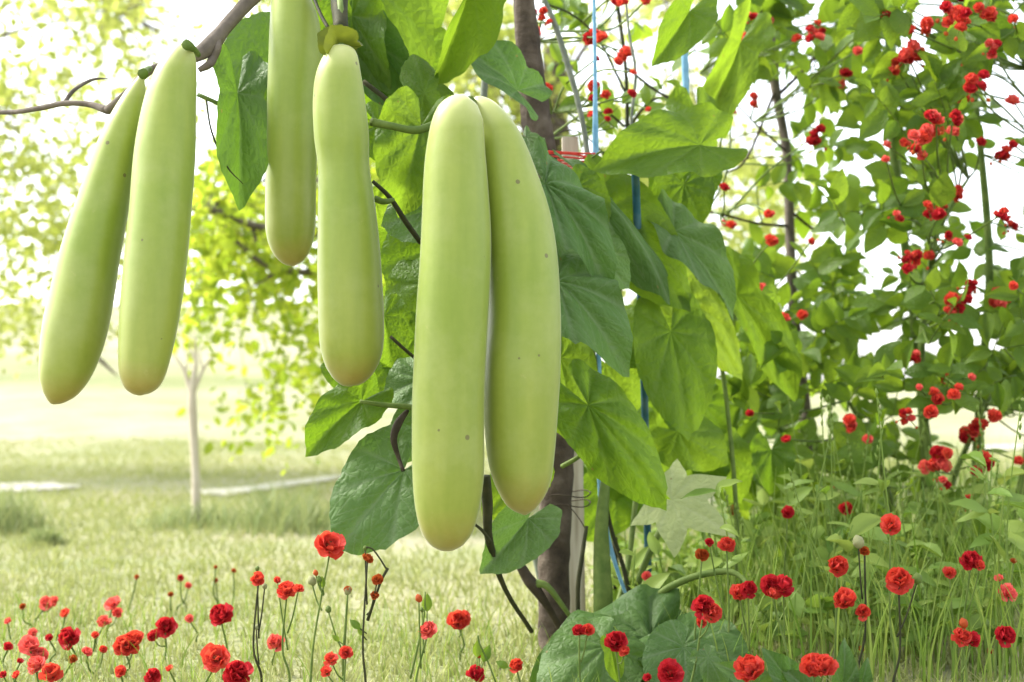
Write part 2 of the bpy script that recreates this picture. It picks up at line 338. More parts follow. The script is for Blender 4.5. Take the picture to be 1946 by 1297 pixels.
# ------------------------------------------------------------------ leaf shapes
def heart_leaf(seed, fold=.1, droop=.25, puff=.05, wave=.05, lobes=None, nr=13, side=.62, tip=1.):
    """cordate leaf, petiole at the origin, tip at +Y 1, about 1.1 wide: rows along the radius, columns along the veins"""
    rs = random.Random(seed); vang = np.radians([-158, -118, -78, -38, 0, 38, 78, 118, 158]); cols = []
    for a, b in zip(vang[:-1], vang[1:]): cols += list(np.linspace(a, b, 9)[:-1])
    cols.append(vang[-1]); th = np.array(cols); nc = len(th); vein = np.zeros(nc); vein[::8] = 1
    if lobes: # star-shaped
        rad = np.interp(np.abs(th), np.radians([0, 6, 14, 32, 50, 57, 66, 88, 106, 114, 122, 158]), [1, .86, .7, .48, .72, .9, .68, .44, .6, .72, .52, .25])
    else:
        rad = np.interp(np.abs(th), np.radians([0, 8, 25, 50, 80, 110, 135, 158]), [tip, .93*tip, .84, .72, side, .56, .52, .36])
        rad = rad*(1+.035*np.array([noise.noise(Vector((t*6, seed*3.1, 0))) for t in th])+.009*np.sin(th*31+seed)+.008*np.array([noise.noise(Vector((t*40, seed, 2))) for t in th]))
    V = []; VA = []; ph = rs.uniform(0, 6)
    dv = np.min(np.abs(th[:, None]-vang[None]), 1)/np.radians(20)
    for i in range(nr+1):
        t = (i/nr)**.85; r = rad*t
        x = np.sin(th)*r; y = np.cos(th)*r
        z = puff*np.sin(np.clip(dv, 0, 1)*np.pi/2)*t**.6*(1-.35*t)
        z = z+.02*np.array([noise.noise(Vector((xx*6, yy*6, seed*1.7))) for xx, yy in zip(x, y)])
        z = z+wave*t**3*np.sin(th*4.3+ph)+wave*.6*t**4*np.sin(th*9+ph*2)
        z = z+fold*np.abs(x)-droop*(np.maximum(y, 0)**2+.5*x*x)
        V.append(np.stack([x, y, z], -1)); VA.append(vein*(1 if t > .02 else 1)*(1-.45*t))
    V = np.concatenate(V); VA = np.concatenate(VA)
    i, j = np.meshgrid(np.arange(nr), np.arange(nc-1), indexing='ij'); q = i*nc+j
    return mk('leaf', V, [np.stack([q, q+nc, q+nc+1, q+1], -1).reshape(-1, 4)], True, {'vein': VA})
HEARTS = [heart_leaf(1, .10, .25), heart_leaf(2, .30, .35, .045, .07), heart_leaf(3, -.12, .45, .09, .06), heart_leaf(4, .55, .30, .03, .05),
          heart_leaf(5, -.30, .20, .06, .09, side=.7), heart_leaf(6, .05, .55, .13, .10, side=.72)]
LONG = [heart_leaf(11, .35, .25, .03, .04, side=.42), heart_leaf(12, -.2, .5, .03, .06, side=.40), heart_leaf(13, .9, .3, .03, .05, side=.45)]
STAR = heart_leaf(21, .05, .25, .03, .03, lobes=5)
def with_mat(me, m, cache={}):
    k = (me.name, m.name)
    if k not in cache:
        c = me.copy(); c.materials.clear(); c.materials.append(m); cache[k] = c
    return cache[k]
def oval_leaf(seed, fold, droop, nw=2):
    ts = np.array([0, .16, .36, .58, .8, 1.]); hw = np.array([.03, .20, .29, .27, .16, 0.]); V = []; rs = random.Random(seed)
    for t, h in zip(ts, hw):
        for s in (-1, -.5, 0, .5, 1): V.append((s*h, t, fold*abs(s)*h-droop*t*t+.02*math.sin(t*9+seed+s)))
    i, j = np.meshgrid(np.arange(5), np.arange(4), indexing='ij'); q = i*5+j
    va = np.tile([0, 0, 1, 0, 0], 6)
    return np.array(V), np.stack([q, q+5, q+6, q+1], -1).reshape(-1, 4), va
OV = [oval_leaf(1, .3, .15), oval_leaf(2, .1, .35), oval_leaf(3, .7, .2), oval_leaf(4, -.2, .3)]
OVM = [mk('leaf', v, [q], True, {'vein': a}) for v, q, a in OV]
for m_ in OVM: m_.materials.append(M_DEEP)

# ------------------------------------------------------------------ gourds
M_YELB = leafmat('bract_leaf', (.05, .07, .003), (.08, .10, .006), (.2, .26, .015), (.26, .3, .03), .25, .5, bstr=0)
def gourd(label, D, rows, seed, stem, bract=False, depth=None, tilt=0.):
    """rows: (px, py, half width px) from top to bottom"""
    R = np.array(rows, float); dd = np.interp(R[:, 1], [R[0, 1], R[-1, 1]], depth or (0, 0))
    P = np.array([[*at(a, b, D+q)] for (a, b, _), q in zip(R, dd)]); r = R[:, 2]*K*D
    base = Vector(P[0]); t = thing('bottle_gourd', label, 'gourd', base, 'pale green gourds hanging from the vine')
    V, T, Q = tube(P, r, 40, 5)
    ns = np.array([noise.noise(Vector((v[0]*7+seed, v[1]*7, v[2]*5))) for v in V]); ns2 = np.array([noise.noise(Vector((v[0]*22, v[1]*22+seed, v[2]*14))) for v in V])
    c = np.repeat(smoothpath(np.column_stack([P, r]), 5)[:, :3], 40, 0); c = np.vstack([c, P[:1], P[-1:]])
    rr = np.linalg.norm(V-c, axis=1, keepdims=True)
    V = V+(V-c)/np.maximum(rr, 1e-6)*np.minimum(rr, .03)*(ns*.055+ns2*.022)[:, None]
    me = mk('body', V-np.array(base), [T, Q]); part('body', me, M_GOURD, t, Matrix.Translation(base))
    mb = MB(); sp = [at(x, y, D+q) for x, y, q in stem]; mb.tube(sp, [.0075, .005, .0045], 9, 4, .15)
    part('stem', mb.mesh('stem'), M_STEM, t)
    if bract:
        for k, (tx, ty, dz) in enumerate(((610, 62, -.01), (664, 60, .02), (634, 54, -.02))):
            b = at(645, 90, D); tp = at(tx, ty, D+dz); M = frame(b, tp-b, (U(-.3, .3), -1, .5)) @ Matrix.Diagonal((.05, (tp-b).length*1.1, .03, 1))
            part('bract', with_mat(LONG[k % 3], M_YELB), None, t, M)
    return t
gourd('slanting pale gourd, leftmost of all, hanging from the bare branch', 1.98,
      [(272,139,2),(268,150,7),(258,180,20),(240,235,34),(219,300,42),(195,390,50),(172,480,56),(156,560,59),(141,630,60),(127,690,53),(114,730,41),(104,753,25),(98,764,10),(96,767,2)], 3, [(272,141,.0),(276,135,.03),(284,131,.06)], depth=(.04,-.02))
gourd('smooth pale gourd second from left, beside the slanting one', 1.93,
      [(354,83,3),(353,88,13),(346,108,29),(333,148,43),(323,200,51),(314,290,58),(305,400,58),(294,520,58),(282,620,54),(271,700,45),(267,732,34),(266,746,20),(266,752,3)], 9, [(355,85,0),(366,92,.04),(376,104,.09)], depth=(.05,-.02))
gourd('pale gourd cut by the top edge, partly behind the one with a leafy crown', 2.12,
      [(548,-70,5),(549,-55,18),(550,-30,29),(553,0,37),(561,50,47),(562,110,50),(557,200,49),(554,300,48),(552,400,48),(552,445,45),(554,478,35),(556,498,20),(557,506,3)], 15, [(548,-68,0),(552,-85,.02),(565,-110,.04)])
gourd('wavy-sided pale gourd with yellow-green leafy crown on its neck', 1.98,
      [(648,86,8),(648,92,22),(648,110,33),(644,150,44),(645,200,50),(649,260,52),(653,320,49),(659,400,55),(664,500,60),(667,600,62),(668,660,60),(666,697,49),(664,720,33),(663,731,18),(663,735,3)], 21, [(648,90,0),(650,66,.02),(646,0,.06)], True)
gourd('longest gourd, straight, in the middle, its tip hanging lowest', 1.90,
      [(892,187,3),(889,191,22),(879,211,42),(870,240,50),(866,290,56),(866,340,60),(867,430,65),(864,520,68),(858,620,69),(853,720,69),(852,820,69),(852,900,68),(850,960,62),(849,1008,50),(849,1034,33),(849,1045,16),(849,1048,3)], 27, [(892,193,.02),(905,200,.10),(925,230,.22),(950,300,.36)])
gourd('bulging gourd pressed against the right side of the longest one', 1.95,
      [(899,189,2),(908,194,14),(925,216,28),(946,266,45),(966,345,58),(982,420,66),(993,500,69),(997,600,70),(993,700,73),(990,790,70),(990,860,65),(993,910,56),(995,948,40),(997,968,23),(998,979,3)], 33, [(905,198,.02),(920,206,.07),(940,240,.16),(955,300,.30)])

# ------------------------------------------------------------------ main tree with the bare branch, stake, ties
def build_tree_main():
    D = 2.5; t = thing('young_tree', 'brown-barked young tree standing behind the longest gourds', 'tree', foot(1052, D))
    mb = MB(); pts = [(1052,1262,32),(1051,1200,29),(1052,1100,30),(1056,950,31),(1060,800,31),(1060,600,33),(1050,430,32),(1034,330,31),(1020,230,28),(1006,120,25),(996,0,20),(990,-120,18),(985,-260,15),(990,-420,11)]
    mb.tube([at(x, y, D) for x, y, _ in pts], [r*K*D for _, _, r in pts], 18, 6, .22)
    part('trunk', mb.mesh('trunk'), M_BARK, t)
    mb = MB()
    mb.tube([at(988,-150,D), at(860,-170,2.35), at(700,-150,2.22), at(560,-70,2.14), at(478,0,2.12), at(432,48,2.1), at(405,82,2.08), at(375,105,2.06), at(320,122,2.06), at(280,138,2.06), at(238,180,2.08), at(204,211,2.1)],
            [.022,.02,.017,.013,.010,.0105,.0125,.010,.007,.006,.0055,.007], 9, 5, .3)
    mb.tube([at(204,211,2.1), at(165,198,2.12), at(118,197,2.14), at(70,207,2.16), at(0,214,2.2), at(-120,200,2.25)], [.006,.0045,.0045,.004,.0035,.002], 7, 5, .3)
    mb.tube([at(122,197,2.14), at(140,172,2.16), at(175,152,2.2), at(205,150,2.22)], [.0035,.003,.0025,.001], 6, 4, .2)
    mb.tube([at(412,76,2.08), at(413,92,2.07), at(404,110,2.07), at(398,122,2.06), at(378,134,2.06)], [.006,.0055,.006,.006,.004], 7, 4, .4)
    part('branch', mb.mesh('branch'), M_GBARK, t)
    mb = MB()   # upper limbs that leave the frame
    mb.tube([at(990,-380,D), at(1080,-520,D+.2), at(1250,-700,D+.5)], [.012,.009,.004], 8, 4, .2); mb.tube([at(988,-300,D), at(880,-480,D+.3), at(700,-650,D+.6)], [.012,.008,.003], 8, 4, .2)
    part('limb', mb.mesh('limb'), M_BARK, t)
build_tree_main()
def build_stake():
    D = 2.62; a = at(1083, 262, D); f = foot(1098, D); wd = 15*K*D; t = thing('wooden_stake', 'pale weathered wooden stake just right of the brown trunk', 'stake', f)
    V = []
    zs = np.linspace(f.z-.05, a.z, 24)
    for z in zs:
        q = (z-f.z)/(a.z-f.z); cx = f.x+(a.x-f.x)*q
        for sx, sy in ((-1,-1),(1,-1),(1,1),(-1,1)): V.append((cx+sx*(wd+.0015*noise.noise(Vector((z*20, sx, sy)))), D+sy*.011+.002*noise.noise(Vector((z*9, sy*3, 0))), z))
    n = len(zs); Q = [(i*4+k, i*4+(k+1) % 4, i*4+4+(k+1) % 4, i*4+4+k) for i in range(n-1) for k in range(4)]+[(3,2,1,0), (4*n-4, 4*n-3, 4*n-2, 4*n-1)]
    part('post', mk('post', V, [np.array(Q)], False), M_WOOD, t)
    t2 = thing('red_twine', 'red twine tying the brown trunk to the stake', 'twine', at(1040, 318, 2.42))
    c = at(1043, 305, 2.5); mb = MB(); r = 33*K*2.5+.003
    for k, (dz, sq) in enumerate(((.004, 0), (.0, 1), (-.005, 2), (-.010, 3), (.009, 1.5))):
        pts = []
        for q in range(25):
            a_ = q/24*2*math.pi; x = math.cos(a_); y = math.sin(a_)
            ex = .048 if x > 0 else 0
            pts.append((c.x+r*x+ex*max(x, 0)**.5, c.y+(r+.003)*y+(.06*max(x, 0) if y > 0 else 0), c.z+dz+.002*math.sin(a_*3+sq)))
        mb.tube(pts, .0016, 6, 2)
    mb.tube([c+Vector((.05, -.03, .004)), c+Vector((.085, -.03, -.008)), at(1128, 306, 2.45)], .0016, 6, 4)
    part('loops', mb.mesh('loops'), M_TWINE, t2)
    mb = MB(); kp = at(1037, 318, 2.43); mb.tube([kp+Vector((-.012,0,-.004)), kp, kp+Vector((.012,-.002,.002))], [.006,.011,.006], 10, 4, .5); part('knot', mb.mesh('knot'), M_TWINE, t2)
    t3 = thing('wire_tie', 'thin dark wire ties round trunk and stake, low down', 'wire', at(1075, 945, 2.46)); mb = MB()
    for y0 in (938, 956):
        cc = at(1073, y0, 2.53); mb.tube([(cc.x+.047*math.cos(q/20*6.2832)*(.98 if math.cos(q/20*6.2832) > 0 else .9), cc.y+.075*math.sin(q/20*6.2832), cc.z+.003*math.sin(q)) for q in range(21)], .0011, 5, 2)
    mb.tube([at(1078,958,2.46), at(1100,985,2.45), at(1115,1010,2.45)], .001, 5, 3); part('loops', mb.mesh('loops'), M_TWIG, t3)
build_stake()
def rod(name, label, cat, m, pts, r, sides=9, group=None, bumpy=.05):
    p = [at(*q) for q in pts]; t = thing(name, label, cat, p[-1], group); mb = MB(); mb.tube(p, r, sides, 4, bumpy); part('shaft' if cat == 'stake' else 'strand', mb.mesh('shaft'), m, t); return t
t_ = rod('plastic_stake', 'thick blue plastic stake among the leaves right of the trunk', 'stake', M_BLUE, [(1206,286,2.37),(1211,420,2.42),(1219,600,2.50),(1226,800,2.58),(1234,1200,2.72)], .0068)
mb = MB(); p_ = at(1206, 286, 2.37); mb.tube([p_+Vector((0,0,-.004)), p_+Vector((0,0,.004)), p_+Vector((0,0,.008))], [.0071,.0071,.005], 10, 2); part('cap', mb.mesh('cap'), M_BLUE, t_)
rod('training_cord', 'pale blue cord hanging straight down beside the wooden stake', 'cord', M_CORD, [(1128,-60,2.5),(1131,150,2.5),(1132,310,2.5),(1136,500,2.5),(1138,700,2.5),(1143,900,2.5),(1150,1000,2.5),(1172,1080,2.5),(1200,1160,2.5)], [.003,.0035,.006,.0045,.0045,.008,.006,.0035,.003])
rod('training_cord', 'thin blue-green cord hanging at the top, left of the slender stem', 'cord', M_CORD, [(1296,-60,2.7),(1300,60,2.7),(1304,190,2.7),(1306,330,2.7)], [.003,.006,.0065,.003])
rod('bean_pole', 'thin grey pole rising behind the top of the longest gourd', 'pole', M_WIRE, [(934,-80,2.75),(926,60,2.75),(919,200,2.75),(914,420,2.75),(960,800,2.75),(1045,1180,2.75)], [.0075,.007,.007,.006,.006,.006])
rod('bean_pole', 'thin dark leaning stem right of the brown trunk', 'pole', M_WIRE, [(1030,-10,2.6),(1052,40,2.6),(1075,110,2.6),(1100,200,2.6),(1116,290,2.6),(1125,420,2.6)], [.004,.005,.0055,.005,.005,.004])
rod('training_cord', 'slack grey cord from the top edge to the blue stake', 'cord', M_WIRE, [(1188,-30,2.7),(1195,60,2.7),(1208,140,2.7),(1200,230,2.7),(1206,300,2.7)], [.002,.0025,.003,.003,.002])

# ------------------------------------------------------------------ gourd vine with its big leaves
def build_vine():
    t = thing('gourd_vine', 'climbing gourd vine with big heart-shaped leaves around the gourds', 'vine', foot(1140, 2.45))
    def stem(pts, r, m=M_STEM, nm='stem'):
        mb = MB(); mb.tube([at(*q) for q in pts], r, 8, 4, .12); part(nm, mb.mesh(nm), m, t)
    stem([(1146,1215,2.45),(1146,1120,2.45),(1143,1000,2.47),(1150,880,2.5),(1130,700,2.5),(1100,560,2.45),(1070,420,2.38),(1000,340,2.32),(955,300,2.27),(900,330,2.3),(800,300,2.3)], [.018,.0165,.012,.008,.007,.006,.006,.006,.006,.005,.004])
    stem([(985,-170,2.46),(860,-130,2.3),(760,-70,2.15),(650,-50,2.1),(565,-110,2.16)], .006)
    stem([(648,-40,2.1),(645,0,2.06),(648,66,2.0)], [.012,.0125,.010], M_DSTEM)
    stem([(590,-20,2.1),(608,25,2.05),(626,58,2.02)], .0028, M_DSTEM)
    stem([(376,180,2.12),(420,200,2.12),(470,230,2.13),(505,250,2.15),(560,270,2.2)], .0032)
    stem([(392,190,2.12),(402,250,2.1),(430,315,2.08),(462,350,2.06)], [.0015,.0015,.0013,.0006], M_DSTEM, 'tendril')
    stem([(690,155,2.2),(735,190,2.2),(775,228,2.2),(850,260,2.25)], .0038, M_DSTEM)
    stem([(706,232,2.0),(745,240,2.02),(790,248,2.03),(830,236,2.05)], [.006,.0055,.006,.006])
    stem([(708,345,2.05),(740,375,2.05),(770,420,2.06),(800,462,2.08)], [.0025,.0035,.004,.004], M_DSTEM)
    stem([(712,378,2.04),(730,384,2.04),(748,380,2.05)], [.005,.0045,.003])
    stem([(684,763,2.02),(730,770,2.03),(795,776,2.05),(900,790,2.2)], [.0025,.0035,.0045,.005])
    stem([(742,640,2.1),(770,665,2.1),(800,690,2.12)], .0025, M_DSTEM)
    stem([(775,780,2.05),(757,805,2.04),(748,835,2.03),(757,870,2.03),(766,895,2.02)], [.003,.006,.005,.003,.003], M_TWIG)
    stem([(1068,887,2.2),(1100,868,2.18),(1138,835,2.16)], [.004,.0035,.003])
    stem([(975,1050,2.4),(1000,1095,2.4),(1012,1112,2.4),(1045,1160,2.42),(1075,1215,2.45)], [.006,.009,.010,.006,.006], M_TWIG)
    stem([(1012,1110,2.4),(1040,1115,2.4),(1075,1160,2.41),(1108,1208,2.42)], [.008,.006,.004,.004])
    stem([(922,905,2.05),(926,960,2.06),(930,1030,2.08),(960,1120,2.2),(1010,1200,2.4)], [.008,.008,.006,.004,.004], M_DSTEM)
    stem([(900,995,2.05),(918,1010,2.05),(932,1030,2.06)], [.002,.0025,.003], M_DSTEM, 'tendril')
    stem([(1210,930,2.6),(1202,1010,2.58),(1190,1090,2.55),(1165,1180,2.5)], .005); stem([(1258,1000,2.6),(1235,1050,2.58),(1212,1110,2.58),(1205,1190,2.58)], .006)
    stem([(1115,1000,2.45),(1106,1060,2.44),(1098,1120,2.44),(1100,1210,2.44)], [.003,.004,.004,.004], M_DSTEM)
    stem([(1140,900,2.5),(1160,1000,2.52),(1185,1080,2.52),(1204,1165,2.52)], .004, M_DSTEM)
    stem([(1330,480,2.6),(1350,600,2.65),(1372,700,2.7),(1390,850,2.7),(1400,1000,2.7),(1400,1190,2.7)], [.003,.004,.0045,.0045,.005,.005])
    stem([(1125,300,2.4),(1150,290,2.4),(1200,330,2.45),(1260,420,2.5),(1300,480,2.55),(1325,530,2.6)], [.002,.002,.002,.003,.0025,.002])
    B = 'bright'; L = [
     # base x,y  tip x,y   width  depth  tip depth  shape mat   normal(x,z)
     (518,125, 412,112, 215, 2.17,-.03, HEARTS[0], M_SQ, (-.3,.2)),
     (452,176, 468,382, 92, 2.12,-.05, LONG[0], M_SQ, (.5,0)),
     (690,-40, 792,190, 210, 2.35,-.06, HEARTS[0], M_LEAF, (.2,.1)),
     (668,30, 700,240, 150, 2.30,.02, HEARTS[1], M_LEAF, (-.3,0)),
     (895,-30, 838,170, 80, 2.22,.03, LONG[2], M_LEAF, (.6,.1)),
     (806,178, 789,92, 60, 2.24,0, LONG[1], M_LEAF, (.2,0)),
     (828,252, 806,138, 135, 2.28,0, HEARTS[2], M_LEAF, (0,.2)),
     (984,172, 872,64, 96, 2.32,-.05, LONG[0], M_DULL, (.2,.7)),
     (690,70, 790,225, 130, 2.33,0, HEARTS[3], M_DULL, (-.2,.1)),
     (800,240, 760,400, 165, 2.20,-.02, HEARTS[1], M_LEAF, (.1,0)),
     (720,238, 830,300, 130, 2.22,-.02, HEARTS[2], M_LEAF, (0,.5)),
     (815,400, 722,425, 120, 2.24,0, HEARTS[0], M_DULL, (0,.2)),
     (830,470, 715,510, 160, 2.28,0, HEARTS[0], M_LEAF, (0,.1)),
     (805,540, 728,600, 130, 2.25,0, HEARTS[4], M_LEAF, (-.2,.1)),
     (790,640, 735,720, 120, 2.25,0, HEARTS[0], M_LEAF, (.1,0)),
     (730,600, 745,700, 70, 2.22,0, LONG[0], M_LEAF, (.1,0)),
     (800,722, 730,742, 118, 2.14,-.02, HEARTS[5], M_DULL, (-.2,.5)),
     (688,762, 574,850, 112, 2.05,-.03, HEARTS[1], M_LEAF, (-.1,.3)),
     (650,700, 720,760, 80, 2.2,0, HEARTS[0], M_LEAF, (0,.2)),
     (700,740, 745,690, 90, 2.25,0, HEARTS[0], M_LEAF, (0,.2)),
     (800,800, 748,880, 100, 2.18,0, HEARTS[0], M_DULL, (0,.2)),
     (768,893, 632,1040, 205, 2.05,-.04, HEARTS[0], M_DULL, (-.15,.35)),
     (1004,985, 922,1090, 118, 2.12,-.04, HEARTS[3], M_DULL, (.3,.1)),
     (1000,900, 915,985, 110, 2.2,0, HEARTS[0], M_LEAF, (-.2,0)),
     (1036,350, 1178,488, 140, 2.22,-.08, HEARTS[5], M_DULL, (.2,.55)),
     (1058,535, 1196,645, 170, 2.20,-.08, HEARTS[5], M_DULL, (.1,.5)),
     (1120,470, 1200,545, 110, 2.32,0, HEARTS[0], M_DULL, (.2,.1)),
     (1150,395, 1325,585, 170, 2.42,0, HEARTS[0], M_LEAF, (.2,.1)),
     (1118,345, 1320,520, 70, 2.36,-.03, LONG[1], M_DULL, (.1,.8)),
     (1330,276, 1150,288, 150, 2.36,-.06, HEARTS[1], M_LEAF, (0,.3)),
     (1320,320, 1235,380, 130, 2.58,0, HEARTS[0], M_LEAF, (.1,0)),
     (1408,80, 1340,255, 75, 2.8,-.02, LONG[0], M_LEAF, (.4,0)),
     (1325,215, 1352,362, 80, 2.6,-.02, LONG[1], M_LEAF, (.3,0)),
     (1310,22, 1252,118, 92, 2.50,-.04, HEARTS[3], M_LEAF, (.4,.1)),
     (1300,350, 1285,465, 120, 2.55,0, HEARTS[0], M_LEAF, (0,.1)),
     (1280,440, 1412,568, 105, 2.45,-.06, HEARTS[1], M_DULL, (.1,.7)),
     (1275,630, 1315,830, 160, 2.45,-.04, HEARTS[0], M_LEAF, (.1,.2)),
     (1310,570, 1420,720, 95, 2.62,0, HEARTS[0], M_DEEP, (.2,0)),
     (1400,560, 1530,760, 75, 2.75,0, LONG[0], M_DEEP, (.2,.1)),
     (1240,620, 1200,700, 120, 2.6,0, HEARTS[4], M_LEAF, (0,0)),
     (1065,680, 1100,850, 130, 2.30,0, HEARTS[0], M_LEAF, (.2,0)),
     (1118,770, 1275,955, 150, 2.16,-.04, HEARTS[2], M_LEAF, (.1,.15)),
     (1150,690, 1210,790, 130, 2.62,0, HEARTS[0], M_LEAF, (0,0)),
     (1190,850, 1320,960, 190, 2.68,0, HEARTS[2], M_LEAF, (0,.1)),
     (1170,930, 1100,1030, 130, 2.7,0, HEARTS[0], M_LEAF, (0,.1)),
     (1290,820, 1390,880, 120, 2.6,0, HEARTS[4], M_LEAF, (0,.2)),
     (1000,262, 1036,285, 52, 2.42,-.04, HEARTS[5], M_DULL, (.1,.8)),
     (1100,352, 1160,420, 80, 2.34,0, HEARTS[0], M_LEAF, (0,.1)),
     (1350,850, 1420,960, 120, 2.75,0, HEARTS[1], M_LEAF, (0,.2)),
     (760,120, 860,60, 150, 2.5,0, HEARTS[0], M_LEAF, (0,0)),
     (740,-60, 840,40, 190, 2.45,0, HEARTS[4], M_LEAF, (0,.1)),
     (840,350, 730,300, 150, 2.4,0, HEARTS[0], M_LEAF, (0,0)),
    ]
    for bx, by, tx, ty, wd, D, dt, me, m, (nx, nz) in L:
        b = at(bx, by, D); tp = at(tx, ty, D+dt); ln = (tp-b).length
        wfac = 1.25 if me in HEARTS else .9
        M = frame(b, tp-b, Vector((nx, -1, nz))) @ Matrix.Diagonal((wd*K*D/wfac, ln, ln*.9, 1))
        part('leaf', with_mat(me, m), None, t, M)
    b = at(1275, 950, 2.42)   # pale star-shaped leaf
    for (tx, ty, s) in ((1395, 1010, 1.),):
        tp = at(tx, ty, 2.36); M = frame(b, tp-b, Vector((.1, -1, .35))) @ Matrix.Diagonal((.115, .125, .11, 1)); part('leaf', with_mat(STAR, M_PALE), None, t, M, 'pale star-shaped leaf with pointed lobes')
    for k in range(64):       # leaves deeper inside the tangle
        px = random.choice([U(1180, 1480), U(1220, 1420), U(1060, 1250), U(690, 800)]); py = U(560, 980) if px > 1000 else U(60, 720); D = U(2.7, 3.2) if px > 1000 else U(2.35, 2.6)
        b = at(px, py, D); ln = U(.035, .09); dr = Vector((U(-.8, .8), U(-.3, .3), U(-1, .1)))
        M = frame(b, dr, Vector((U(-.6, .6), -1, U(-.1, .8)))) @ Matrix.Diagonal((ln*U(.8, 1.1), ln, ln, 1))
        part('leaf', with_mat(random.choice(HEARTS), random.choice([M_LEAF, M_LEAF, M_DEEP])), None, t, M)
    mb = MB(); q = at(738, 1003, 2.04); mb.tube([q+Vector((0,0,.018)), q+Vector((.0,0,.012)), q, q+Vector((0,0,-.010)), q+Vector((0,0,-.014))], [.001,.006,.0095,.006,.001], 10, 3, .1); part('bud', mb.mesh('bud'), M_BUD, t)
build_vine()
def build_squash():
    t = thing('squash_plant', 'low plant with a mound of dark crumpled leaves at the bottom', 'plant', foot(1260, 2.3))
    mb = MB(); mb.tube([at(1235,1145,2.3), at(1270,1118,2.28), at(1320,1096,2.26), at(1380,1086,2.24), at(1412,1100,2.22), at(1425,1125,2.2)], [.006,.006,.0055,.005,.004,.003], 8, 4, .08); part('stalk', mb.mesh('stalk'), M_STEM, t)
    for bx, by, tx, ty, wd, D, dt, me, m, (nx, nz) in (
        (1235,1212, 1000,1310, 225, 2.22,-.12, HEARTS[5], M_SQ, (-.3,.8)),
        (1230,1216, 1420,1260, 200, 2.24,-.08, HEARTS[2], M_SQ, (.3,.9)),
        (1240,1222, 1212,1330, 190, 2.2,-.1, HEARTS[5], M_SQ, (0,.7)),
        (1300,1225, 1400,1330, 190, 2.15,-.1, HEARTS[0], M_SQ, (.2,.5)),
        (1150,1230, 1040,1330, 180, 2.12,-.08, HEARTS[2], M_SQ, (-.2,.6)),
        (1160,1230, 1176,1300, 40, 2.05,0, LONG[0], M_LEAF, (0,.3)), (1345,1250, 1385,1310, 60, 2.0,-.02, LONG[1], M_DULL, (.2,.5)), (1300,1230, 1240,1310, 120, 2.08,-.04, HEARTS[0], M_DULL, (0,.5))):
        b = at(bx, by, D); tp = at(tx, ty, D+dt); ln = (tp-b).length
        part('leaf', with_mat(me, m), None, t, frame(b, tp-b, Vector((nx, -1, nz))) @ Matrix.Diagonal((wd*K*D/1.15, ln, ln*.9, 1)))
    t = thing('broadleaf_herb', 'small herb with rounded blue-green leaves at the bottom right', 'plant', foot(1560, 1.95))
    for bx, by, tx, ty, wd in ((1500,1300,1470,1245,60),(1600,1310,1612,1235,50),(1550,1330,1510,1280,60),(1440,1300,1380,1262,50),(1630,1320,1650,1270,40)):
        b = at(bx, by, 1.98); tp = at(tx, ty, 1.95); ln = (tp-b).length
        part('leaf', with_mat(HEARTS[1], M_DULL), None, t, frame(b, tp-b, Vector((0, -1, .4))) @ Matrix.Diagonal((wd*K*1.95/1.1, ln, ln, 1)))
build_squash()

# ------------------------------------------------------------------ flowers
def petal_arr(seed, n=5):
    rs = random.Random(seed); V = []
    for i in range(n):
        t = i/(n-1); hw = .16+.42*math.sin(min(t*1.25, 1)*math.pi/2)*(1 if t < .85 else .82)
        for j in range(n):
            s = j/(n-1)*2-1
            x = s*hw; y = t*(1-.12*s*s*t); z = .35*t*t*.6+.25*s*s*t+.10*t*math.sin(s*5+seed*2)+.06*t*math.sin(s*9+seed)
            V.append((x, y, z))
    i, j = np.meshgrid(np.arange(n-1), np.arange(n-1), indexing='ij'); q = i*n+j
    return np.array(V), np.stack([q, q+n, q+n+1, q+1], -1).reshape(-1, 4)
PET = [petal_arr(k) for k in range(4)]; PETS = [petal_arr(k, 4) for k in range(4)]
PMESH = {}
for m in (M_PETAL, M_PINK, M_RUST, M_CRIM):
    PMESH[m.name] = []
    for v, q in PET: me = mk('petal', v, [q]); me.materials.append(m); PMESH[m.name].append(me)
def petal_frames(rs, layers=((6, 90, .98), (6, 64, 1.05), (5, 38, 1.1), (4, 14, 1.05))):
    out = []
    for n, tilt, ln in layers:
        o = rs.uniform(0, 6)
        for k in range(n):
            a = o+k*2*math.pi/n+rs.uniform(-.25, .25); tl = math.radians(tilt+rs.uniform(-12, 12))
            y = Vector((math.cos(a)*math.sin(tl), math.sin(a)*math.sin(tl), math.cos(tl)))
            z = Vector((-math.cos(a)*math.cos(tl), -math.sin(a)*math.cos(tl), math.sin(tl)))
            out.append((frame(Vector((0, 0, -.38)), y, z) @ Matrix.Diagonal((ln*rs.uniform(.75, 1.05), ln*rs.uniform(.88, 1.1), ln, 1)), rs.randrange(4)))
    return out
LAY0 = ((6, 90, .98), (6, 64, 1.05), (5, 38, 1.1), (4, 14, 1.05)); LAY1 = ((5, 100, .9), (5, 74, 1.05), (5, 48, .95), (3, 20, .8)); LAY2 = ((5, 72, 1.0), (5, 46, 1.15), (4, 22, 1.2))
def joined_blossom(seed, lay):
    rs = random.Random(seed); mb = MB()
    for M, k in petal_frames(rs, lay):
        v, q = PETS[k]; A = np.array(M); mb.add(v @ A[:3, :3].T+A[:3, 3], None, q, rs.random())
    return mb
BL = []
for s in range(5):
    mb = joined_blossom(s, ((6, 88, 1.), (6, 58, 1.08), (4, 24, 1.1)) if s < 3 else ((6, 75, 1.), (5, 35, 1.05)))
    BL.append({m.name: mb.mesh('blossom') for m in (M_PETAL, M_PINK, M_RUST, M_CRIM)})
    for m in (M_PETAL, M_PINK, M_RUST, M_CRIM): BL[-1][m.name].materials.append(m)
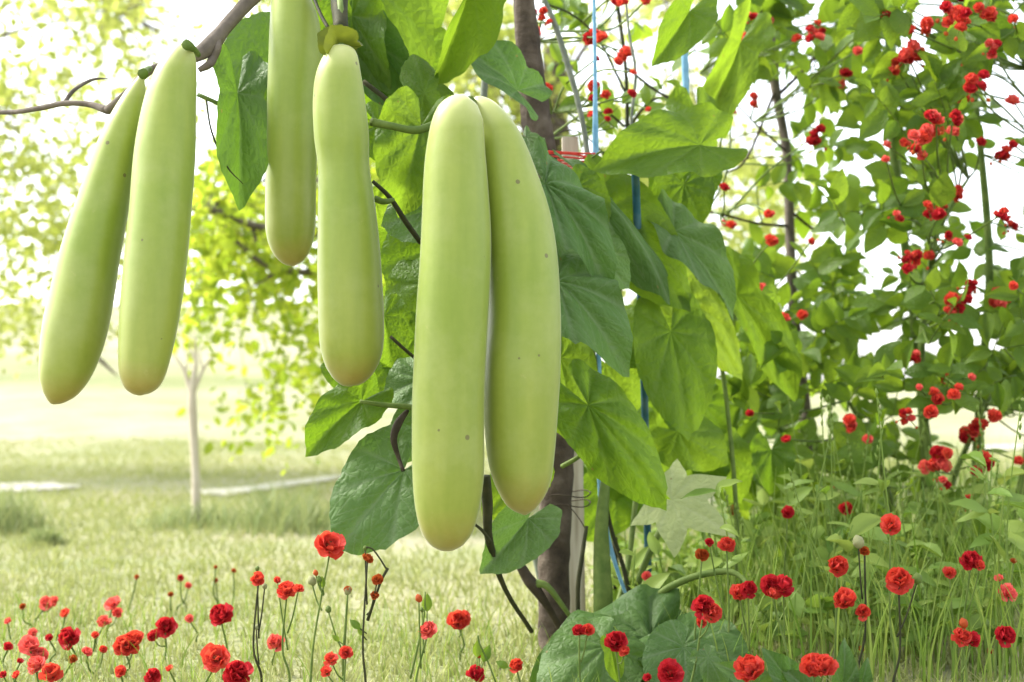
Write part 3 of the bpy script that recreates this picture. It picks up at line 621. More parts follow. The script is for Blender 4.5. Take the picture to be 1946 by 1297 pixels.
def core_mesh():
    mb = MB(); mb.tube([(0,0,-.45),(0,0,-.36),(0,0,-.2),(0,0,.05),(0,0,.2)], [.05,.17,.24,.2,.05], 8, 2); return mb.mesh('core')
CORE = core_mesh(); CORE.materials.append(M_CORE)
BUDM = []
for m in (M_BUD, M_STEM, M_RUST):
    mb = MB(); mb.tube([(0,0,-1),(0,0,-.7),(0,0,-.1),(0,0,.5),(0,0,.95),(0,0,1.1)], [.15,.6,.85,.7,.3,.03], 9, 3, .15); me = mb.mesh('bud'); me.materials.append(m); BUDM.append(me)
def blossom(parent, pos, r, m=M_PETAL, petals=True, axis=None, rs=random):
    if m is M_PETAL and random.random() < .38: m = M_CRIM
    axis = (axis or Vector((U(-.5, .5), -.8+U(-.4, .4), .65))).normalized()
    M = Matrix.Translation(pos) @ axis.to_track_quat('Z', 'Y').to_matrix().to_4x4() @ Matrix.Rotation(U(0, 6), 4, 'Z') @ Matrix.Scale(r*1.10, 4)
    if petals:
        b = part('blossom', CORE, None, parent, M)
        for F, k in petal_frames(random, random.choice((LAY0, LAY0, LAY1, LAY2))):
            part('petal', PMESH[m.name][k], None, b, M @ F)
    else: part('blossom', random.choice(BL)[m.name], None, parent, M)
G1 = 'red flowers in the left foreground'; G2 = 'red flowers in the right foreground'
def poppy(label, heads, D=None, foot_dx=None, buds=(), leaves=(), m=M_PETAL, group=G1, stemmat=None, extra=(), name='red_poppy'):
    """heads: (px, py, radius px); the first stands on the main stem, the others on side stalks"""
    hx, hy, hr = heads[0]
    low = max([h[1]+h[2]*.5 for h in heads]+[b[1] for b in buds])
    Dm = (H-.045)/((low-HZ)*K)
    D = min(D or (1.9+max(0, 30-hr)*.05), Dm)
    fx = hx+(foot_dx if foot_dx is not None else U(-30, 30)); f = foot(fx, D)
    t = thing(name, label, 'flower', f, group); top = at(hx, hy+hr*.5, D)
    mb = MB(); mid = f.lerp(top, .5)+Vector((U(-.008, .008), U(-.01, .01), 0)); path = [f-Vector((0,0,.01)), f.lerp(top, .25)+Vector((U(-.004,.004),0,0)), mid, top]
    mb.tube(path, [.0021, .0019, .0016, .0014], 6, 5)
    def stalk(px, py):
        p = at(px, py, D+U(-.02, .02)); q = .45+.35*random.random(); j = f.lerp(top, q)
        if p.z < j.z+.01: j = f.lerp(top, max(.1, (p.z-f.z)/max(top.z-f.z, .01)*.55))
        mb.tube([j, j.lerp(p, .5)+Vector((0, 0, -.006)), p], [.0014, .0012, .0011], 5, 4); return p
    for k, (x, y, r) in enumerate(heads):
        p = top if k == 0 else stalk(x, y+r*.4)
        blossom(t, at(x, y, D) if k == 0 else p+Vector((0, 0, r*.3*K*D)), r*K*D, m, r > 12)
    for x, y, r, bm in buds:
        p = stalk(x, y+r*.7); part('bud', BUDM[bm], None, t, Matrix.Translation(p+Vector((0,0,r*.5*K*D))) @ Matrix.Rotation(U(-.5, .5), 4, 'Y') @ Matrix.Scale(r*K*D, 4))
    for x, y, ln in leaves:
        b = f.lerp(top, min(.95, max(.05, (at(x, y, D).z-f.z)/max(top.z-f.z, .01)*.9))); tp = at(x, y, D)
        dr = tp-b
        if dr.length < .004: dr = Vector((.02, 0, .01))
        M = frame(b+dr*.5, dr+Vector((0,0,.004)), (0, -1, .5)) @ Matrix.Scale(ln*K*D, 4); mb.tube([b, b+dr*.5], .0009, 5, 1)
        part('leaf', random.choice(OVM), None, t, M)
    for pts, r in extra: mb.tube([at(x, y, D) for x, y in pts], r, 6, 4)
    part('stem', mb.mesh('stem'), stemmat or M_STEM, t)
    return t
FAR = 'tiny blurred flower dotted in the grass behind the left flowers'
LEFT = [
 ('pinkish two-lobed flower highest at the far left', [(88,1146,13),(103,1142,10)], dict(m=M_PINK)),
 ('small red flower just below the pinkish two-lobed one', [(124,1166,11)], {}),
 ('small dull pink flower at the left edge, highest there', [(15,1181,8)], dict(m=M_PINK)),
 ('small flower on top of the pink cluster near the left edge', [(62,1203,9)], dict(m=M_PINK)),
 ('pink-red cluster of blooms near the left edge', [(57,1226,20),(75,1245,17)], dict(m=M_PINK)),
 ('salmon bloom under the pink-red cluster, bottom left', [(69,1264,18)], dict(m=M_PINK)),
 ('wide bloom touching the bottom edge at the far left', [(98,1281,22)], {}),
 ('round deep red bloom right of the pink cluster', [(131,1212,21)], {}),
 ('tiny dark red flower between pink cluster and round bloom', [(93,1212,7)], {}),
 ('small pale red flower against the left edge', [(15,1229,10)], {}),
 ('tiny red flower left of the salmon bloom', [(38,1257,7)], {}),
 ('small red flower in the bottom left corner', [(31,1283,9),(6,1281,8)], {}),
 ('pale red double bloom left of centre in the left group', [(213,1147,16),(223,1164,11)], dict(m=M_PINK)),
 ('pale pink-red bloom just under the pale double bloom', [(198,1183,14)], dict(m=M_PINK)),
 ('small red flower right of the round deep red bloom', [(181,1207,8)], {}),
 ('bright pink little flower under the round deep red bloom', [(165,1239,11)], dict(m=M_PINK)),
 ('large oblong bright red bloom in the middle of the left group', [(238,1228,22),(256,1216,20)], {}),
 ('narrow red flower left of the oblong bright bloom', [(196,1234,7)], {}),
 ('orange-red small flower under the round deep red bloom', [(138,1253,9)], dict(m=M_RUST)),
 ('frilly red bloom right of the large oblong one', [(314,1192,20),(290,1208,10)], {}),
 ('small red flower under the large oblong bloom', [(229,1276,11)], {}),
 ('red bloom cut by the bottom edge below the frilly one', [(291,1285,15)], {}),
 ('tiny orange flower right of that bottom-edge bloom', [(322,1271,8)], {}),
 ('small closed pinkish flower on a thin bare stalk', [(360,1176,8)], dict(m=M_PINK)),
 ('bright fan-shaped bloom on a straight stem above two others', [(420,1168,23)], {}),
 ('ragged red bloom below the fan-shaped one', [(410,1250,27)], {}),
 ('large red bloom cut by the bottom edge right of the ragged one', [(451,1280,27)], {}),
 ('red flower with small buds on a tall straight dark stem', [(491,1102,14)], dict(foot_dx=2, D=2.05, buds=[(489,1080,5,1),(503,1113,6,0),(487,1192,5,0)], stemmat=M_DSTEM)),
 ('cluster of three red blooms left of the tallest flower', [(545,1122,18),(567,1118,11),(527,1102,7)], dict(foot_dx=4, D=2.1)),
 ('salmon red round bloom low between two tall stems', [(526,1221,18)], dict(m=M_PINK, foot_dx=-6)),
 ('tallest large red flower below the tip of the grey-green leaf', [(627,1034,29)], dict(foot_dx=-44, D=1.98, buds=[(593,1102,10,0),(600,1088,6,2),(607,1100,6,1)], leaves=[(612,1104,22)])),
 ('budding stalk without open flowers right of the tallest flower', [(661,1121,7)], dict(m=M_RUST, foot_dx=-14, D=2.0, buds=[(624,1157,7,1),(661,1122,8,0)], leaves=[(634,1212,18)])),
 ('trio of small red blooms low beside the budding stalk', [(657,1240,13),(629,1251,14),(620,1275,11)], dict(foot_dx=-6, D=1.98)),
 ('withered orange-brown flower on a dark forked stalk', [(698,1062,12),(717,1101,10),(712,1131,8)], dict(m=M_RUST, foot_dx=-2, D=1.97, stemmat=M_DSTEM, leaves=[(672,1186,26),(684,1200,20)], buds=[(694,1041,5,1)], extra=[([(699,1180),(712,1140),(724,1105),(737,1080)], [.0022,.002,.002,.0025]), ([(735,1083),(722,1062),(708,1044),(696,1040)], .0013)])),
 ('pale red flower on a stalk topped by a round green leaf', [(813,1197,17)], dict(m=M_PINK, foot_dx=-30, D=2.02, buds=[(796,1136,8,2),(802,1158,5,1)], leaves=[(812,1112,34)], extra=[([(780,1290),(796,1220),(806,1170),(808,1125)], [.0018,.0016,.0014,.0012])])),
 ('irregular bright red bloom below the longest gourd', [(871,1180,20),(880,1172,14)], dict(foot_dx=4)),
 ('dark red bloom cut by the bottom edge with round green leaves', [(905,1281,17)], dict(foot_dx=8, buds=[(911,1242,8,2)], leaves=[(908,1206,32),(932,1224,34)], extra=[([(942,1297),(928,1260),(912,1225),(908,1208)], .0014)])),
 ('small red flower with a leaf left of the trunk foot', [(982,1265,15)], dict(leaves=[(950,1262,26)])),
]
RIGHT = [
 ('red double flower at the foot of the brown trunk', [(1101,1200,14),(1117,1196,12)], dict(D=1.98)),
 ('red flower lying over the dark crumpled leaf mound', [(1170,1219,22),(1187,1237,12)], dict(D=1.93)),
 ('dark red half-open bud left of the flower under the star leaf', [(1334,1055,13)], dict(m=M_RUST, D=2.15)),
 ('small frilly flower just under the star-shaped leaf', [(1381,1036,17),(1348,1030,9)], dict(D=2.15)),
 ('large two-headed flower above the leaf mound', [(1337,1152,22),(1354,1162,18),(1333,1182,10)], dict(foot_dx=-30, D=2.0)),
 ('red flower hanging at the end of the arched pale stalk', [(1405,1126,18),(1422,1118,16)], dict(foot_dx=40, D=2.05)),
 ('ragged red flower at the bottom edge over the leaf mound', [(1274,1279,25),(1231,1287,9)], dict(D=1.9)),
 ('big red flower at the bottom edge right of the leaf mound', [(1424,1270,30)], dict(D=1.88)),
 ('small pinkish flower behind the thin stems near the trunk', [(1229,1095,9)], dict(m=M_PINK, D=2.4)),
 ('dull blurred red flower right of the star-shaped leaf', [(1394,970,10)], dict(D=2.9, m=M_RUST)),
 ('small round flower high between thin grass stems', [(1497,974,12)], dict(D=2.5)),
 ('round red flower highest on its own straight stem', [(1692,997,20)], dict(D=2.1, foot_dx=8)),
 ('half-open pale bud with a red flower on a red-brown stem', [(1643,1048,9)], dict(D=2.05, m=M_RUST, buds=[(1631,1028,13,0)], stemmat=M_DSTEM)),
 ('open red flower left of the half-open pale bud', [(1591,1077,22)], dict(D=2.08)),
 ('large frilly cluster flower right of the arched stalk', [(1464,1112,20),(1489,1110,20),(1470,1128,16)], dict(foot_dx=60, D=2.0)),
 ('red flower pair with a smaller drooping head', [(1605,1142,24),(1641,1163,16)], dict(D=2.0, foot_dx=40)),
 ('tall oval red flower beside a green seed head', [(1708,1101,25)], dict(D=2.0, foot_dx=-8, buds=[(1743,1098,11,1)], stemmat=M_DSTEM)),
 ('small round flower right of the green seed head', [(1804,1088,12)], dict(D=2.25)),
 ('red flower with pinkish edge high at the right', [(1845,1064,20),(1862,1073,11)], dict(D=2.15)),
 ('pink-tinged red flower near the right edge', [(1917,1126,18),(1899,1098,9)], dict(D=2.15, m=M_PINK)),
 ('low red flower with an orange bud above it', [(1828,1210,18),(1848,1213,16)], dict(D=2.0, buds=[(1831,1183,10,2)])),
 ('pale green bud on a bare stalk at lower right', [(1881,1238,7)], dict(buds=[(1874,1186,9,1)])),
 ('red flower at the right edge, low down', [(1910,1208,20)], dict(D=2.0)),
 ('largest wide red flower at the bottom edge on the right', [(1546,1270,26),(1566,1264,24)], dict(D=1.85)),
 ('upright narrow red flower behind the grass stems', [(1607,968,14)], dict(D=2.7)),
 ('small pink flower behind the upright narrow one', [(1579,928,8)], dict(D=2.9, m=M_PINK)),
 ('small orange bud against the right edge', [(1926,1067,7)], dict(D=2.3, m=M_RUST)),
 ('tiny orange bud low above the largest wide flower', [(1638,1233,6)], dict(m=M_RUST)),
]
for lab, h, kw in LEFT: poppy(lab, h, group=G1, **kw)
for lab, h, kw in RIGHT: poppy(lab, h, group=G2, **kw)
for x, y, r, m, lab in ((343,1098,7,M_PETAL,'tiny blurred red flower highest in the grass left of the tall dark stem'), (358,1113,6,M_PINK,'tiny pink flower just below the highest blurred red one'), (43,1153,6,M_RUST,'tiny orange flower left of the pinkish two-lobed bloom'),
        (260,1097,5,M_RUST,'tiny brownish seed head, leftmost of those in the open grass'), (410,1103,5,M_RUST,'tiny brown bud above the fan-shaped bloom'), (444,1085,5,M_RUST,'tiny brown bud nearest the tall straight dark stem'), (324,1130,5,M_RUST,'tiny olive bud above the frilly red bloom'), (410,1078,4,M_RUST,'smallest faint bud above the bud over the fan-shaped bloom')):
    poppy(lab, [(x, y, r)], D=2.9, m=m, group='tiny flowers behind the left flowers')

# ------------------------------------------------------------------ weeds between the flowers on the right
def build_weeds():
    mb = MB()
    for k in range(150):
        D = U(2.3, 3.6); px = 1130+880*random.random()**.8; f = foot(px, D); h = U(.10, .36)*(1 if px > 1350 else .6)
        top = f+Vector((U(-.06, .06), U(-.05, .05), h)); mid = f.lerp(top, .5)+Vector((U(-.02, .02), 0, 0)); mb.tube([f, mid, top], [.0022, .0018, .001], 5, 4, 0, random.random())
        for i in range(random.randint(5, 12)):
            u = U(.1, 1); c = f.lerp(top, u); a = U(0, 6.28); dr = Vector((math.cos(a), math.sin(a), U(-.2, 1.2))); l = U(.03, .075)
            A = np.array(frame(c, dr, Vector((U(-.5,.5), -.6, 1))) @ Matrix.Diagonal((l*U(.4, .9), l, l, 1))); v, q, va = random.choice(OV); mb.add(v @ A[:3, :3].T+A[:3, 3], None, q, random.random())
    for k in range(70):     # tall wispy stalks with small seed heads
        D = U(2.2, 3.2); px = 1380+560*random.random(); f = foot(px, D); h = U(.22, .46)*(.6+.4*min(1, (px-1330)/200)); top = f+Vector((U(-.09, .09), U(-.04, .04), h))
        mb.tube([f, f.lerp(top, .5)+Vector((U(-.02, .02), 0, .01)), top], [.0018, .0015, .0009], 5, 5, 0, .93)
        for i in range(4):
            c = f.lerp(top, 1-.035*i); mb.tube([c+Vector((0, 0, -.006)), c, c+Vector((U(-.004, .004), 0, .007))], [.0008, .0028, .0006], 5, 1, 0, .95)
    solo('undergrowth', mb.mesh('undergrowth'), M_TALL, 'tangle of green weeds and leafy stalks under the right flowers', 'weeds', 'stuff')
build_weeds()
# ------------------------------------------------------------------ flowering shrubs on the right
def shrub(name, label, cat, base, stems, flowers, region, nleaf, D0, D1, seed, stemmat=M_STEM, trunkmat=None, lsize=.05):
    random.seed(seed); f = foot(*base); t = thing(name, label, cat, f)
    sk = []; first = True
    for pts, rr in stems:
        P = [at(*q) for q in pts]; mb = MB(); mb.tube(P, rr, 8, 4, .12)
        part('trunk' if (first and trunkmat) else 'stem', mb.mesh('stem'), trunkmat if (first and trunkmat) else stemmat, t); first = False
        sk += [Vector(p) for p in smoothpath([list(p) for p in P], 6)]
    sk = [p for p in sk if p.z > f.z+.1] or sk
    def near(p):
        c = [s for s in sk if s.z < p.z+.06] or sk
        return min(c, key=lambda s: (s-p).length+.3*max(0, s.z-p.z))
    tw = MB()
    for x, y, r in flowers:
        D = U(D0-.22, D0+.12); p = at(x, y, D); s = near(p); rr = r*K*D
        tw.tube([s, s.lerp(p, .5)+Vector((U(-.02,.02), U(-.03,.03), U(-.02,.03))), p], [.0028, .0022, .0016], 5, 5)
        if r < 13: blossom(t, p, rr*1.08, random.choice([M_PETAL]*6+[M_PINK, M_PINK]), False)
        else:
            for j in range(random.randint(3, 5)):      # a tight truss of smaller heads on one twig
                q = p+Vector((U(-.75, .75), U(-.6, .3), U(-.8, .8)))*rr
                tw.tube([p+Vector((0, .02, 0)), q], .0011, 5, 1); blossom(t, q, rr*U(.5, .72), random.choice([M_PETAL]*6+[M_PINK]), False)
            for j in range(2):
                q = p+Vector((U(-1.5, 1.5), U(-.4, .4), U(-1.8, .6)))*rr; tw.tube([p, q], .001, 5, 1)
                part('bud', BUDM[2], None, t, Matrix.Translation(q) @ Matrix.Rotation(U(-1, 1), 4, 'Y') @ Matrix.Scale(rr*.22, 4))
    leaves = []; tries = 0
    while len(leaves) < nleaf and tries < 60000:
        tries += 1; px, py = U(*region[0]), U(*region[1])
        if random.random() > region[2](px, py): continue
        D = U(D0-.1, D1+.35); p = at(px, py, D); s = near(p)
        ax = (p-s)*.6+Vector((U(-.6,.6), U(-.4,.4), U(-.2,.7))).normalized()*.15; ax.normalize(); ln = U(.07, .14)
        q0 = p-ax*ln*.5; q1 = p+ax*ln*.5
        tw.tube([q0, p+Vector((0,0,.004)), q1], [.0014,.0011,.0007], 5, 2)
        if random.random() < .45: tw.tube([s, s.lerp(q0, .6)+Vector((0,0,-.02)), q0], [.0025,.002,.0014], 5, 4)
        k = random.randint(4, 7)
        for i in range(k):
            u = (i+.5)/k; c = q0.lerp(q1, u); sd = ax.cross(Vector((U(-.4,.4), -1, U(-.4,.4)))).normalized()*(1 if i % 2 else -1)
            dr = (sd+ax*.55+rv(.25)+Vector((0,0,-.15))).normalized() if i < k-1 else ax
            l = lsize*U(.6, 1.25)
            leaves.append((frame(c, dr, Vector((U(-.7,.7), -1+U(-.3,.5), U(-.1,1.1)))) @ Matrix.Diagonal((l*U(.8,1.25), l, l, 1)), random.randrange(4)))
    part('twigs', tw.mesh('twigs'), M_STEM, t, kind='stuff')
    leaves.sort(key=lambda q: q[0].translation.y)
    nl = [q for q in leaves if -60 < (q[0].translation.x/q[0].translation.y/K+973) < 2010]; ids = set(id(q) for q in nl[:290])
    for M, k in nl[:290]: part('leaf', OVM[k], None, t, M)
    mb = MB(); rest = [q for q in leaves if id(q) not in ids]
    for M, k in rest:
        A = np.array(M); v, q, va = OV[k]; mb.add(v @ A[:3, :3].T+A[:3, 3], None, q, random.random())
    if rest: part('foliage', mb.mesh('foliage'), M_DEEP, t, kind='stuff')
    return t
def gap(px, py, s=120., o=0.): return noise.noise(Vector((px/s, py/s, 3.3+o)))
FL_R = [(1682,32,12),(1687,6,9),(1756,47,18),(1730,58,12),(1805,29,22),(1830,40,20),(1814,5,18),(1869,29,20),(1926,36,9),(1931,62,12),(1724,104,22),(1703,128,14),(1740,100,15),(1886,94,14),(1832,128,16),(1853,159,20),(1845,165,12),(1821,186,19),(1925,191,12),(1779,233,22),(1775,250,14),(1808,240,18),(1811,223,14),(1746,256,22),(1721,265,15),(1745,288,16),(1685,275,9),(1683,303,7),(1902,290,17),(1865,270,9),(1925,275,8),(1814,366,19),(1793,395,16),(1764,395,15),(1785,408,12),(1703,414,13),(1899,411,15),(1917,430,15),(1726,493,16),(1740,486,16),(1724,511,11),(1765,486,9),(1803,454,13),(1819,461,10),(1840,452,8),(1822,579,20),(1812,590,14),(1840,547,14),(1890,568,18),(1926,543,8),(1736,674,15),(1783,729,18),(1787,747,18),(1812,750,12),(1822,736,8),(1747,736,6),(1769,783,12),(1724,792,13),(1847,717,7)]
FL_LOW = [(1604,810,18),(1649,835,9),(1837,826,17),(1850,820,13),(1865,808,15),(1890,790,12),(1776,876,24),(1800,862,10),(1864,881,22),(1796,917,13),(1841,947,13),(1936,876,10),(1495,835,10),(1425,786,7)]
FL_MID = [(1427,40,13),(1458,41,11),(1410,76,14),(1425,79,14),(1515,74,9),(1552,52,13),(1547,68,15),(1638,60,11),(1630,97,9),(1601,142,14),(1594,158,12),(1403,147,12),(1438,188,14),(1379,182,13),(1390,210,10),(1551,257,16),(1376,357,11),(1461,408,10),(1376,426,9),(1390,428,10),(1466,457,12),(1541,459,8),(1447,547,10),(1491,604,11),(1525,599,11),(1622,606,8),(1334,543,8),(1330,629,7)]
FL_TOP = [(1025,27,13),(1015,60,12),(1006,72,11),(1000,114,12),(1038,169,11),(1044,42,6),(1128,70,15),(1142,72,12),(1170,5,12),(1183,4,10),(1227,2,9),(1190,100,12),(1182,108,10),(1175,117,8),(1133,112,7),(1128,163,11),(1127,188,8),(1151,181,9),(1124,217,8),(1156,213,8),(1155,227,7),(1203,138,7),(1201,178,8),(1232,208,6)]
shrub('flowering_shrub', 'tall leafy shrub crowded with red blooms along the right edge', 'shrub', (1860, 3.1),
      [([(1860,1125,3.1),(1855,900,3.1),(1868,700,3.1),(1880,500,3.1),(1860,250,3.1),(1830,0,3.1),(1810,-120,3.1)], [.012,.011,.010,.009,.008,.006,.004]),
       ([(1790,1110,3.05),(1770,900,3.05),(1750,700,3.05),(1772,480,3.05),(1815,380,3.05),(1840,340,3.05)], [.009,.009,.008,.006,.005,.003]),
       ([(1748,1120,3.2),(1758,900,3.2),(1735,600,3.2),(1700,300,3.2),(1690,100,3.2),(1685,-80,3.2)], [.010,.010,.009,.012,.010,.006]),
       ([(1900,1120,3.0),(1960,800,3.0),(1970,400,3.0),(1950,0,3.0)], [.010,.009,.008,.005])],
      FL_R, ((1590, 2100), (-80, 760), lambda x, y: (1. if gap(x, y, 100) > -.04 else .02)*(.55+.45*(x > 1660))), 1250, 2.75, 3.3, 11, lsize=.062)
shrub('flowering_shrub', 'lower leafy shrub with red blooms at the right, behind the tall grass', 'shrub', (1700, 3.2),
      [([(1700,1115,3.2),(1690,950,3.2),(1650,830,3.2),(1610,760,3.2)], [.009,.008,.006,.004]), ([(1780,1115,3.15),(1800,950,3.15),(1850,820,3.15),(1890,740,3.15)], [.009,.008,.006,.004]), ([(1560,1110,3.3),(1540,950,3.3),(1490,830,3.3),(1440,760,3.3)], [.009,.008,.006,.004])],
      FL_LOW, ((1400, 2080), (640, 1080), lambda x, y: (1. if gap(x, y, 110, 5) > -.20 else .05)*(1 if y > 700 else .5)), 500, 2.85, 3.5, 12, lsize=.062)
shrub('slender_tree', 'slender grey-brown tree with scattered red blooms, left of the dense shrub', 'tree', (1528, 3.4),
      [([(1530,1090,3.4),(1532,820,3.4),(1520,700,3.4),(1506,560,3.4),(1500,400,3.4),(1494,280,3.4),(1474,170,3.4),(1466,60,3.4),(1470,-100,3.4)], [.016,.015,.014,.013,.0115,.011,.012,.016,.010]),
       ([(1474,170,3.4),(1420,300,3.3),(1380,330,3.25)], [.004,.003,.002]), ([(1496,290,3.4),(1440,240,3.3),(1400,200,3.3),(1330,140,3.25)], [.003,.0025,.002,.001]),
       ([(1498,430,3.4),(1440,425,3.3),(1380,410,3.2),(1310,395,3.2)], [.004,.003,.003,.002]), ([(1480,180,3.4),(1540,120,3.45),(1600,40,3.5)], [.005,.004,.003]),
       ([(1500,400,3.4),(1560,440,3.4),(1620,400,3.4)], [.004,.003,.002]), ([(1515,640,3.4),(1440,600,3.3),(1380,560,3.3)], [.005,.004,.003]), ([(1468,80,3.4),(1420,60,3.3),(1380,20,3.3)],[.004,.003,.002]),
       ([(1497,300,3.4),(1430,300,3.4),(1380,320,3.4),(1330,360,3.4)], [.002,.0015,.0013,.001]), ([(1490,250,3.4),(1420,255,3.4),(1380,275,3.4)], [.002,.0015,.001])],
      FL_MID, ((1360, 1660), (-60, 900), lambda x, y: ((1. if gap(x, y, 90, 9) > -.05 else 0) if (y > 500 or y < 130) else (.55 if x > 1520 and gap(x, y, 70, 2) > .0 else .02))), 1100, 3.0, 3.7, 13, M_TWIG, M_GBARK, .06)
shrub('flowering_climber', 'thin twiggy climber with small red blooms right of the trunk top', 'climber', (1170, 3.0),
      [([(1170,1120,3.0),(1168,900,3.0),(1175,600,3.0),(1185,400,3.0),(1192,250,3.0),(1188,120,3.0),(1172,0,3.0),(1160,-80,3.0)], [.006,.006,.006,.005,.005,.004,.004,.003]),
       ([(1190,250,3.0),(1240,190,2.95),(1300,195,2.95),(1345,215,3.0)], [.004,.003,.003,.001]), ([(1192,130,3.0),(1250,175,3.0),(1305,200,3.0)], [.003,.003,.003]),
       ([(1186,240,3.0),(1120,190,2.9),(1060,210,2.85),(1035,225,2.85)], [.003,.0025,.002,.001]), ([(1180,330,3.0),(1100,250,2.9),(1040,265,2.85)], [.003,.0015,.001]),
       ([(1190,180,3.0),(1140,80,2.9),(1090,30,2.85),(1030,5,2.8)], [.003,.0025,.002,.002]), ([(1120,60,2.88),(1060,60,2.8),(1020,80,2.75)], [.002,.0015,.001])],
      FL_TOP, ((1030, 1300), (-60, 240), lambda x, y: .5 if gap(x, y, 60, 7) > .15 else .0), 60, 2.75, 3.0, 14, M_DSTEM)

# ------------------------------------------------------------------ background trees
def leaf_cloud(centres, per, spread, size, m, mb):
    for c in centres:
        n = per; P = np.array(c)+RNG.normal(0, 1, (n, 3))*np.array(spread)
        a = RNG.uniform(0, 6.283, n); el = RNG.uniform(-1.3, .35, n); ln = size*RNG.uniform(.6, 1.2, n)
        d_ = np.stack([np.cos(a)*np.cos(el), np.sin(a)*np.cos(el), np.sin(el)], -1); up = RNG.normal(0, 1, (n, 3)); s = np.cross(d_, up); s /= np.linalg.norm(s, axis=1, keepdims=True); nn = np.cross(s, d_)
        wv = (ln*.30)[:, None]; L = ln[:, None]
        V = np.stack([P, P+d_*L*.35+s*wv+nn*wv*.3, P+d_*L*.75+s*wv*.75+nn*wv*.2, P+d_*L, P+d_*L*.75-s*wv*.75+nn*wv*.2, P+d_*L*.35-s*wv+nn*wv*.3], 1).reshape(-1, 3)
        b = (np.arange(n)*6)[:, None]
        mb.add(V, None, np.vstack([b+np.array([0, 1, 2, 3]), b+np.array([0, 3, 4, 5])]), np.repeat(RNG.uniform(0, 1, n), 6))
def bg_tree(label, foot_, trunk_top, mask, rx, ry, dr, ncl, per, spread, size, m, seed, r0, extra=()):
    random.seed(seed); f = foot(*foot_); t = thing('leafy_tree', label, 'tree', f); top = at(*trunk_top)
    cs = []
    k = 0
    while len(cs) < ncl and k < 40000:
        k += 1; x, y = U(*rx), U(*ry)
        if random.random() < mask(x, y): cs.append(at(x, y, U(*dr)))
    mb = MB(); mb.tube([f-Vector((0,0,.05)), f.lerp(top, .5)+Vector((.03, 0, 0)), top], [r0, r0*.8, r0*.55], 12, 6, .15); part('trunk', mb.mesh('trunk'), M_BARK, t)
    mb = MB()
    zs = sorted(c.z for c in cs)[len(cs)//2]; hubs = random.sample([c for c in cs if c.z > zs], 10)
    for h in hubs:
        s = f.lerp(top, U(.55, 1)); q = s.lerp(h, .5)+Vector((U(-.2,.2), U(-.2,.2), U(.05,.3))); mb.tube([s, q, h], [r0*.2, r0*.10, r0*.04], 7, 5, .15)
    for c in cs[::2]:
        h = min(hubs, key=lambda q: (q-c).length); mb.tube([h, h.lerp(c, .5)+Vector((0,0,.06)), c], [r0*.04, r0*.026, r0*.012], 5, 3)
    for pts, r in extra: mb.tube([at(*q) for q in pts], r, 7, 5, .15)
    part('branches', mb.mesh('branches'), M_GBARK, t)
    mb = MB(); leaf_cloud(cs, per, spread, size, m, mb); part('crown', mb.mesh('crown', False), m, t)
def mA(x, y):
    g = gap(x, y, 95, 20)
    if y > 640+.0*x: return 0
    if y > 470: return .6 if g > .05 and x < 330 else 0
    if x < 270: return 1 if g > -.18 else .05
    if 290 < x < 470 and y < 130: return 0
    if x < 420: return .5 if (y > 110 and g > -.05) else (.15 if g > .25 else 0)
    return .9 if g > -.1 else 0
bg_tree('pale yellow-green leafy tree behind the two leftmost gourds', (-330, 7.5), (-380, 150, 7.5), mA, (-420, 660), (-120, 640), (6.6, 8.6), 200, 50, (.12, .16, .10), .058, M_YEL, 31, .14,
        extra=[([(110,600,6.7),(140,640,6.6),(165,660,6.6),(196,690,6.6),(222,714,6.6)], [.008,.010,.011,.010,.004])])
def mB(x, y):
    g = gap(x, y, 80, 40)
    if y > 820: return 0
    if y > 640: return .9 if (abs(x-(640-(y-640)*1.0)) < 50) else (.6 if (x > 420 and x < 560 and y > 680 and y < 790 and g > .1) else 0)
    if y > 560: return .75 if g > .0 else .0
    return 1 if g > -.15 else .1
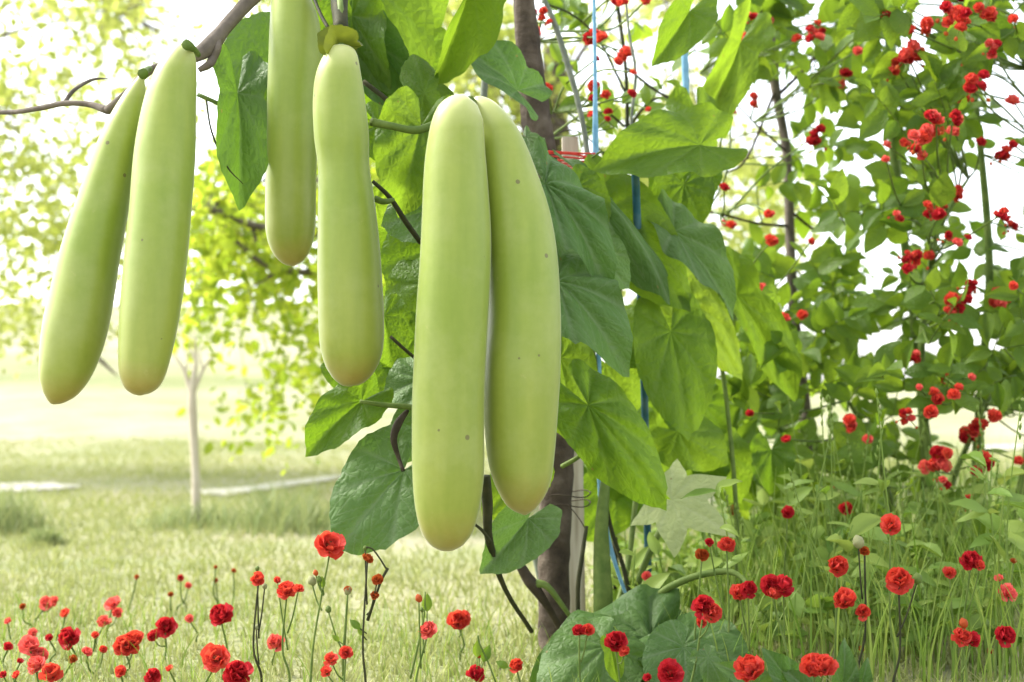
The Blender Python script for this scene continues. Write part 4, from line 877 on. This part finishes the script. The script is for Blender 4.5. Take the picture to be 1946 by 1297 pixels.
bg_tree('fresh green leafy tree whose low boughs hang behind the middle gourds', (860, 5.6), (830, 250, 5.6), mB, (370, 830), (300, 810), (4.8, 6.2), 105, 40, (.08, .14, .07), .052, M_GRN, 32, .10,
        extra=[([(352,398,4.9),(400,400,4.95),(450,418,5),(500,432,5),(620,440,5.2),(800,420,5.5)], [.008,.011,.013,.014,.02,.03]), ([(425,425,4.95),(455,465,5),(500,500,5),(550,515,5),(605,514,5.1),(800,480,5.5)], [.006,.009,.011,.012,.014,.03]), ([(480,430,5),(486,460,5),(483,490,5)], [.009,.008,.006]), ([(540,513,5),(505,530,4.95),(480,545,4.9)], [.008,.006,.003])])
def mC(x, y):
    g = gap(x, y, 85, 60)
    if x < 1000: return .8 if g > -.1 else 0
    if x < 1130: return .6 if (120 < y < 250 and g > .0) else .05
    if y < 60: return .5 if g > 0 else 0
    if x < 1340: return .75 if g > .0 else .0
    return .8 if (y > 260 and g > -.1) else .0
bg_tree('yellow-leaved tree showing between the vine leaves and the slender tree', (1065, 7.), (1050, 100, 7.), mC, (640, 1500), (-120, 620), (6., 8.), 190, 50, (.11, .14, .09), .058, M_YEL, 33, .10)
def build_sapling():
    t = thing('bare_sapling', 'pale bare sapling with forked top standing in the left field', 'sapling', foot(374, 4.8)); D = 4.8; mb = MB()
    mb.tube([at(374,1008,D), at(372,900,D), at(366,790,D), at(366,730,D), at(372,690,D), at(370,640,D)], [.017,.014,.016,.013,.008,.003], 9, 4, .1); part('trunk', mb.mesh('trunk'), M_PBARK, t)
    mb = MB()
    for p, r in (([(366,760,D),(352,710,D),(338,685,D),(328,672,D)], [.010,.008,.005,.002]), ([(368,745,D),(385,705,D),(398,685,D),(405,680,D)], [.008,.006,.004,.002]), ([(352,708,D),(356,680,D),(352,655,D)], [.005,.003,.001]), ([(386,704,D),(380,675,D),(384,650,D)], [.004,.003,.001]), ([(372,690,D),(362,665,D),(364,630,D)], [.005,.003,.001])): mb.tube([at(*q) for q in p], r, 6, 4)
    part('branches', mb.mesh('branches'), M_PBARK, t)
build_sapling()
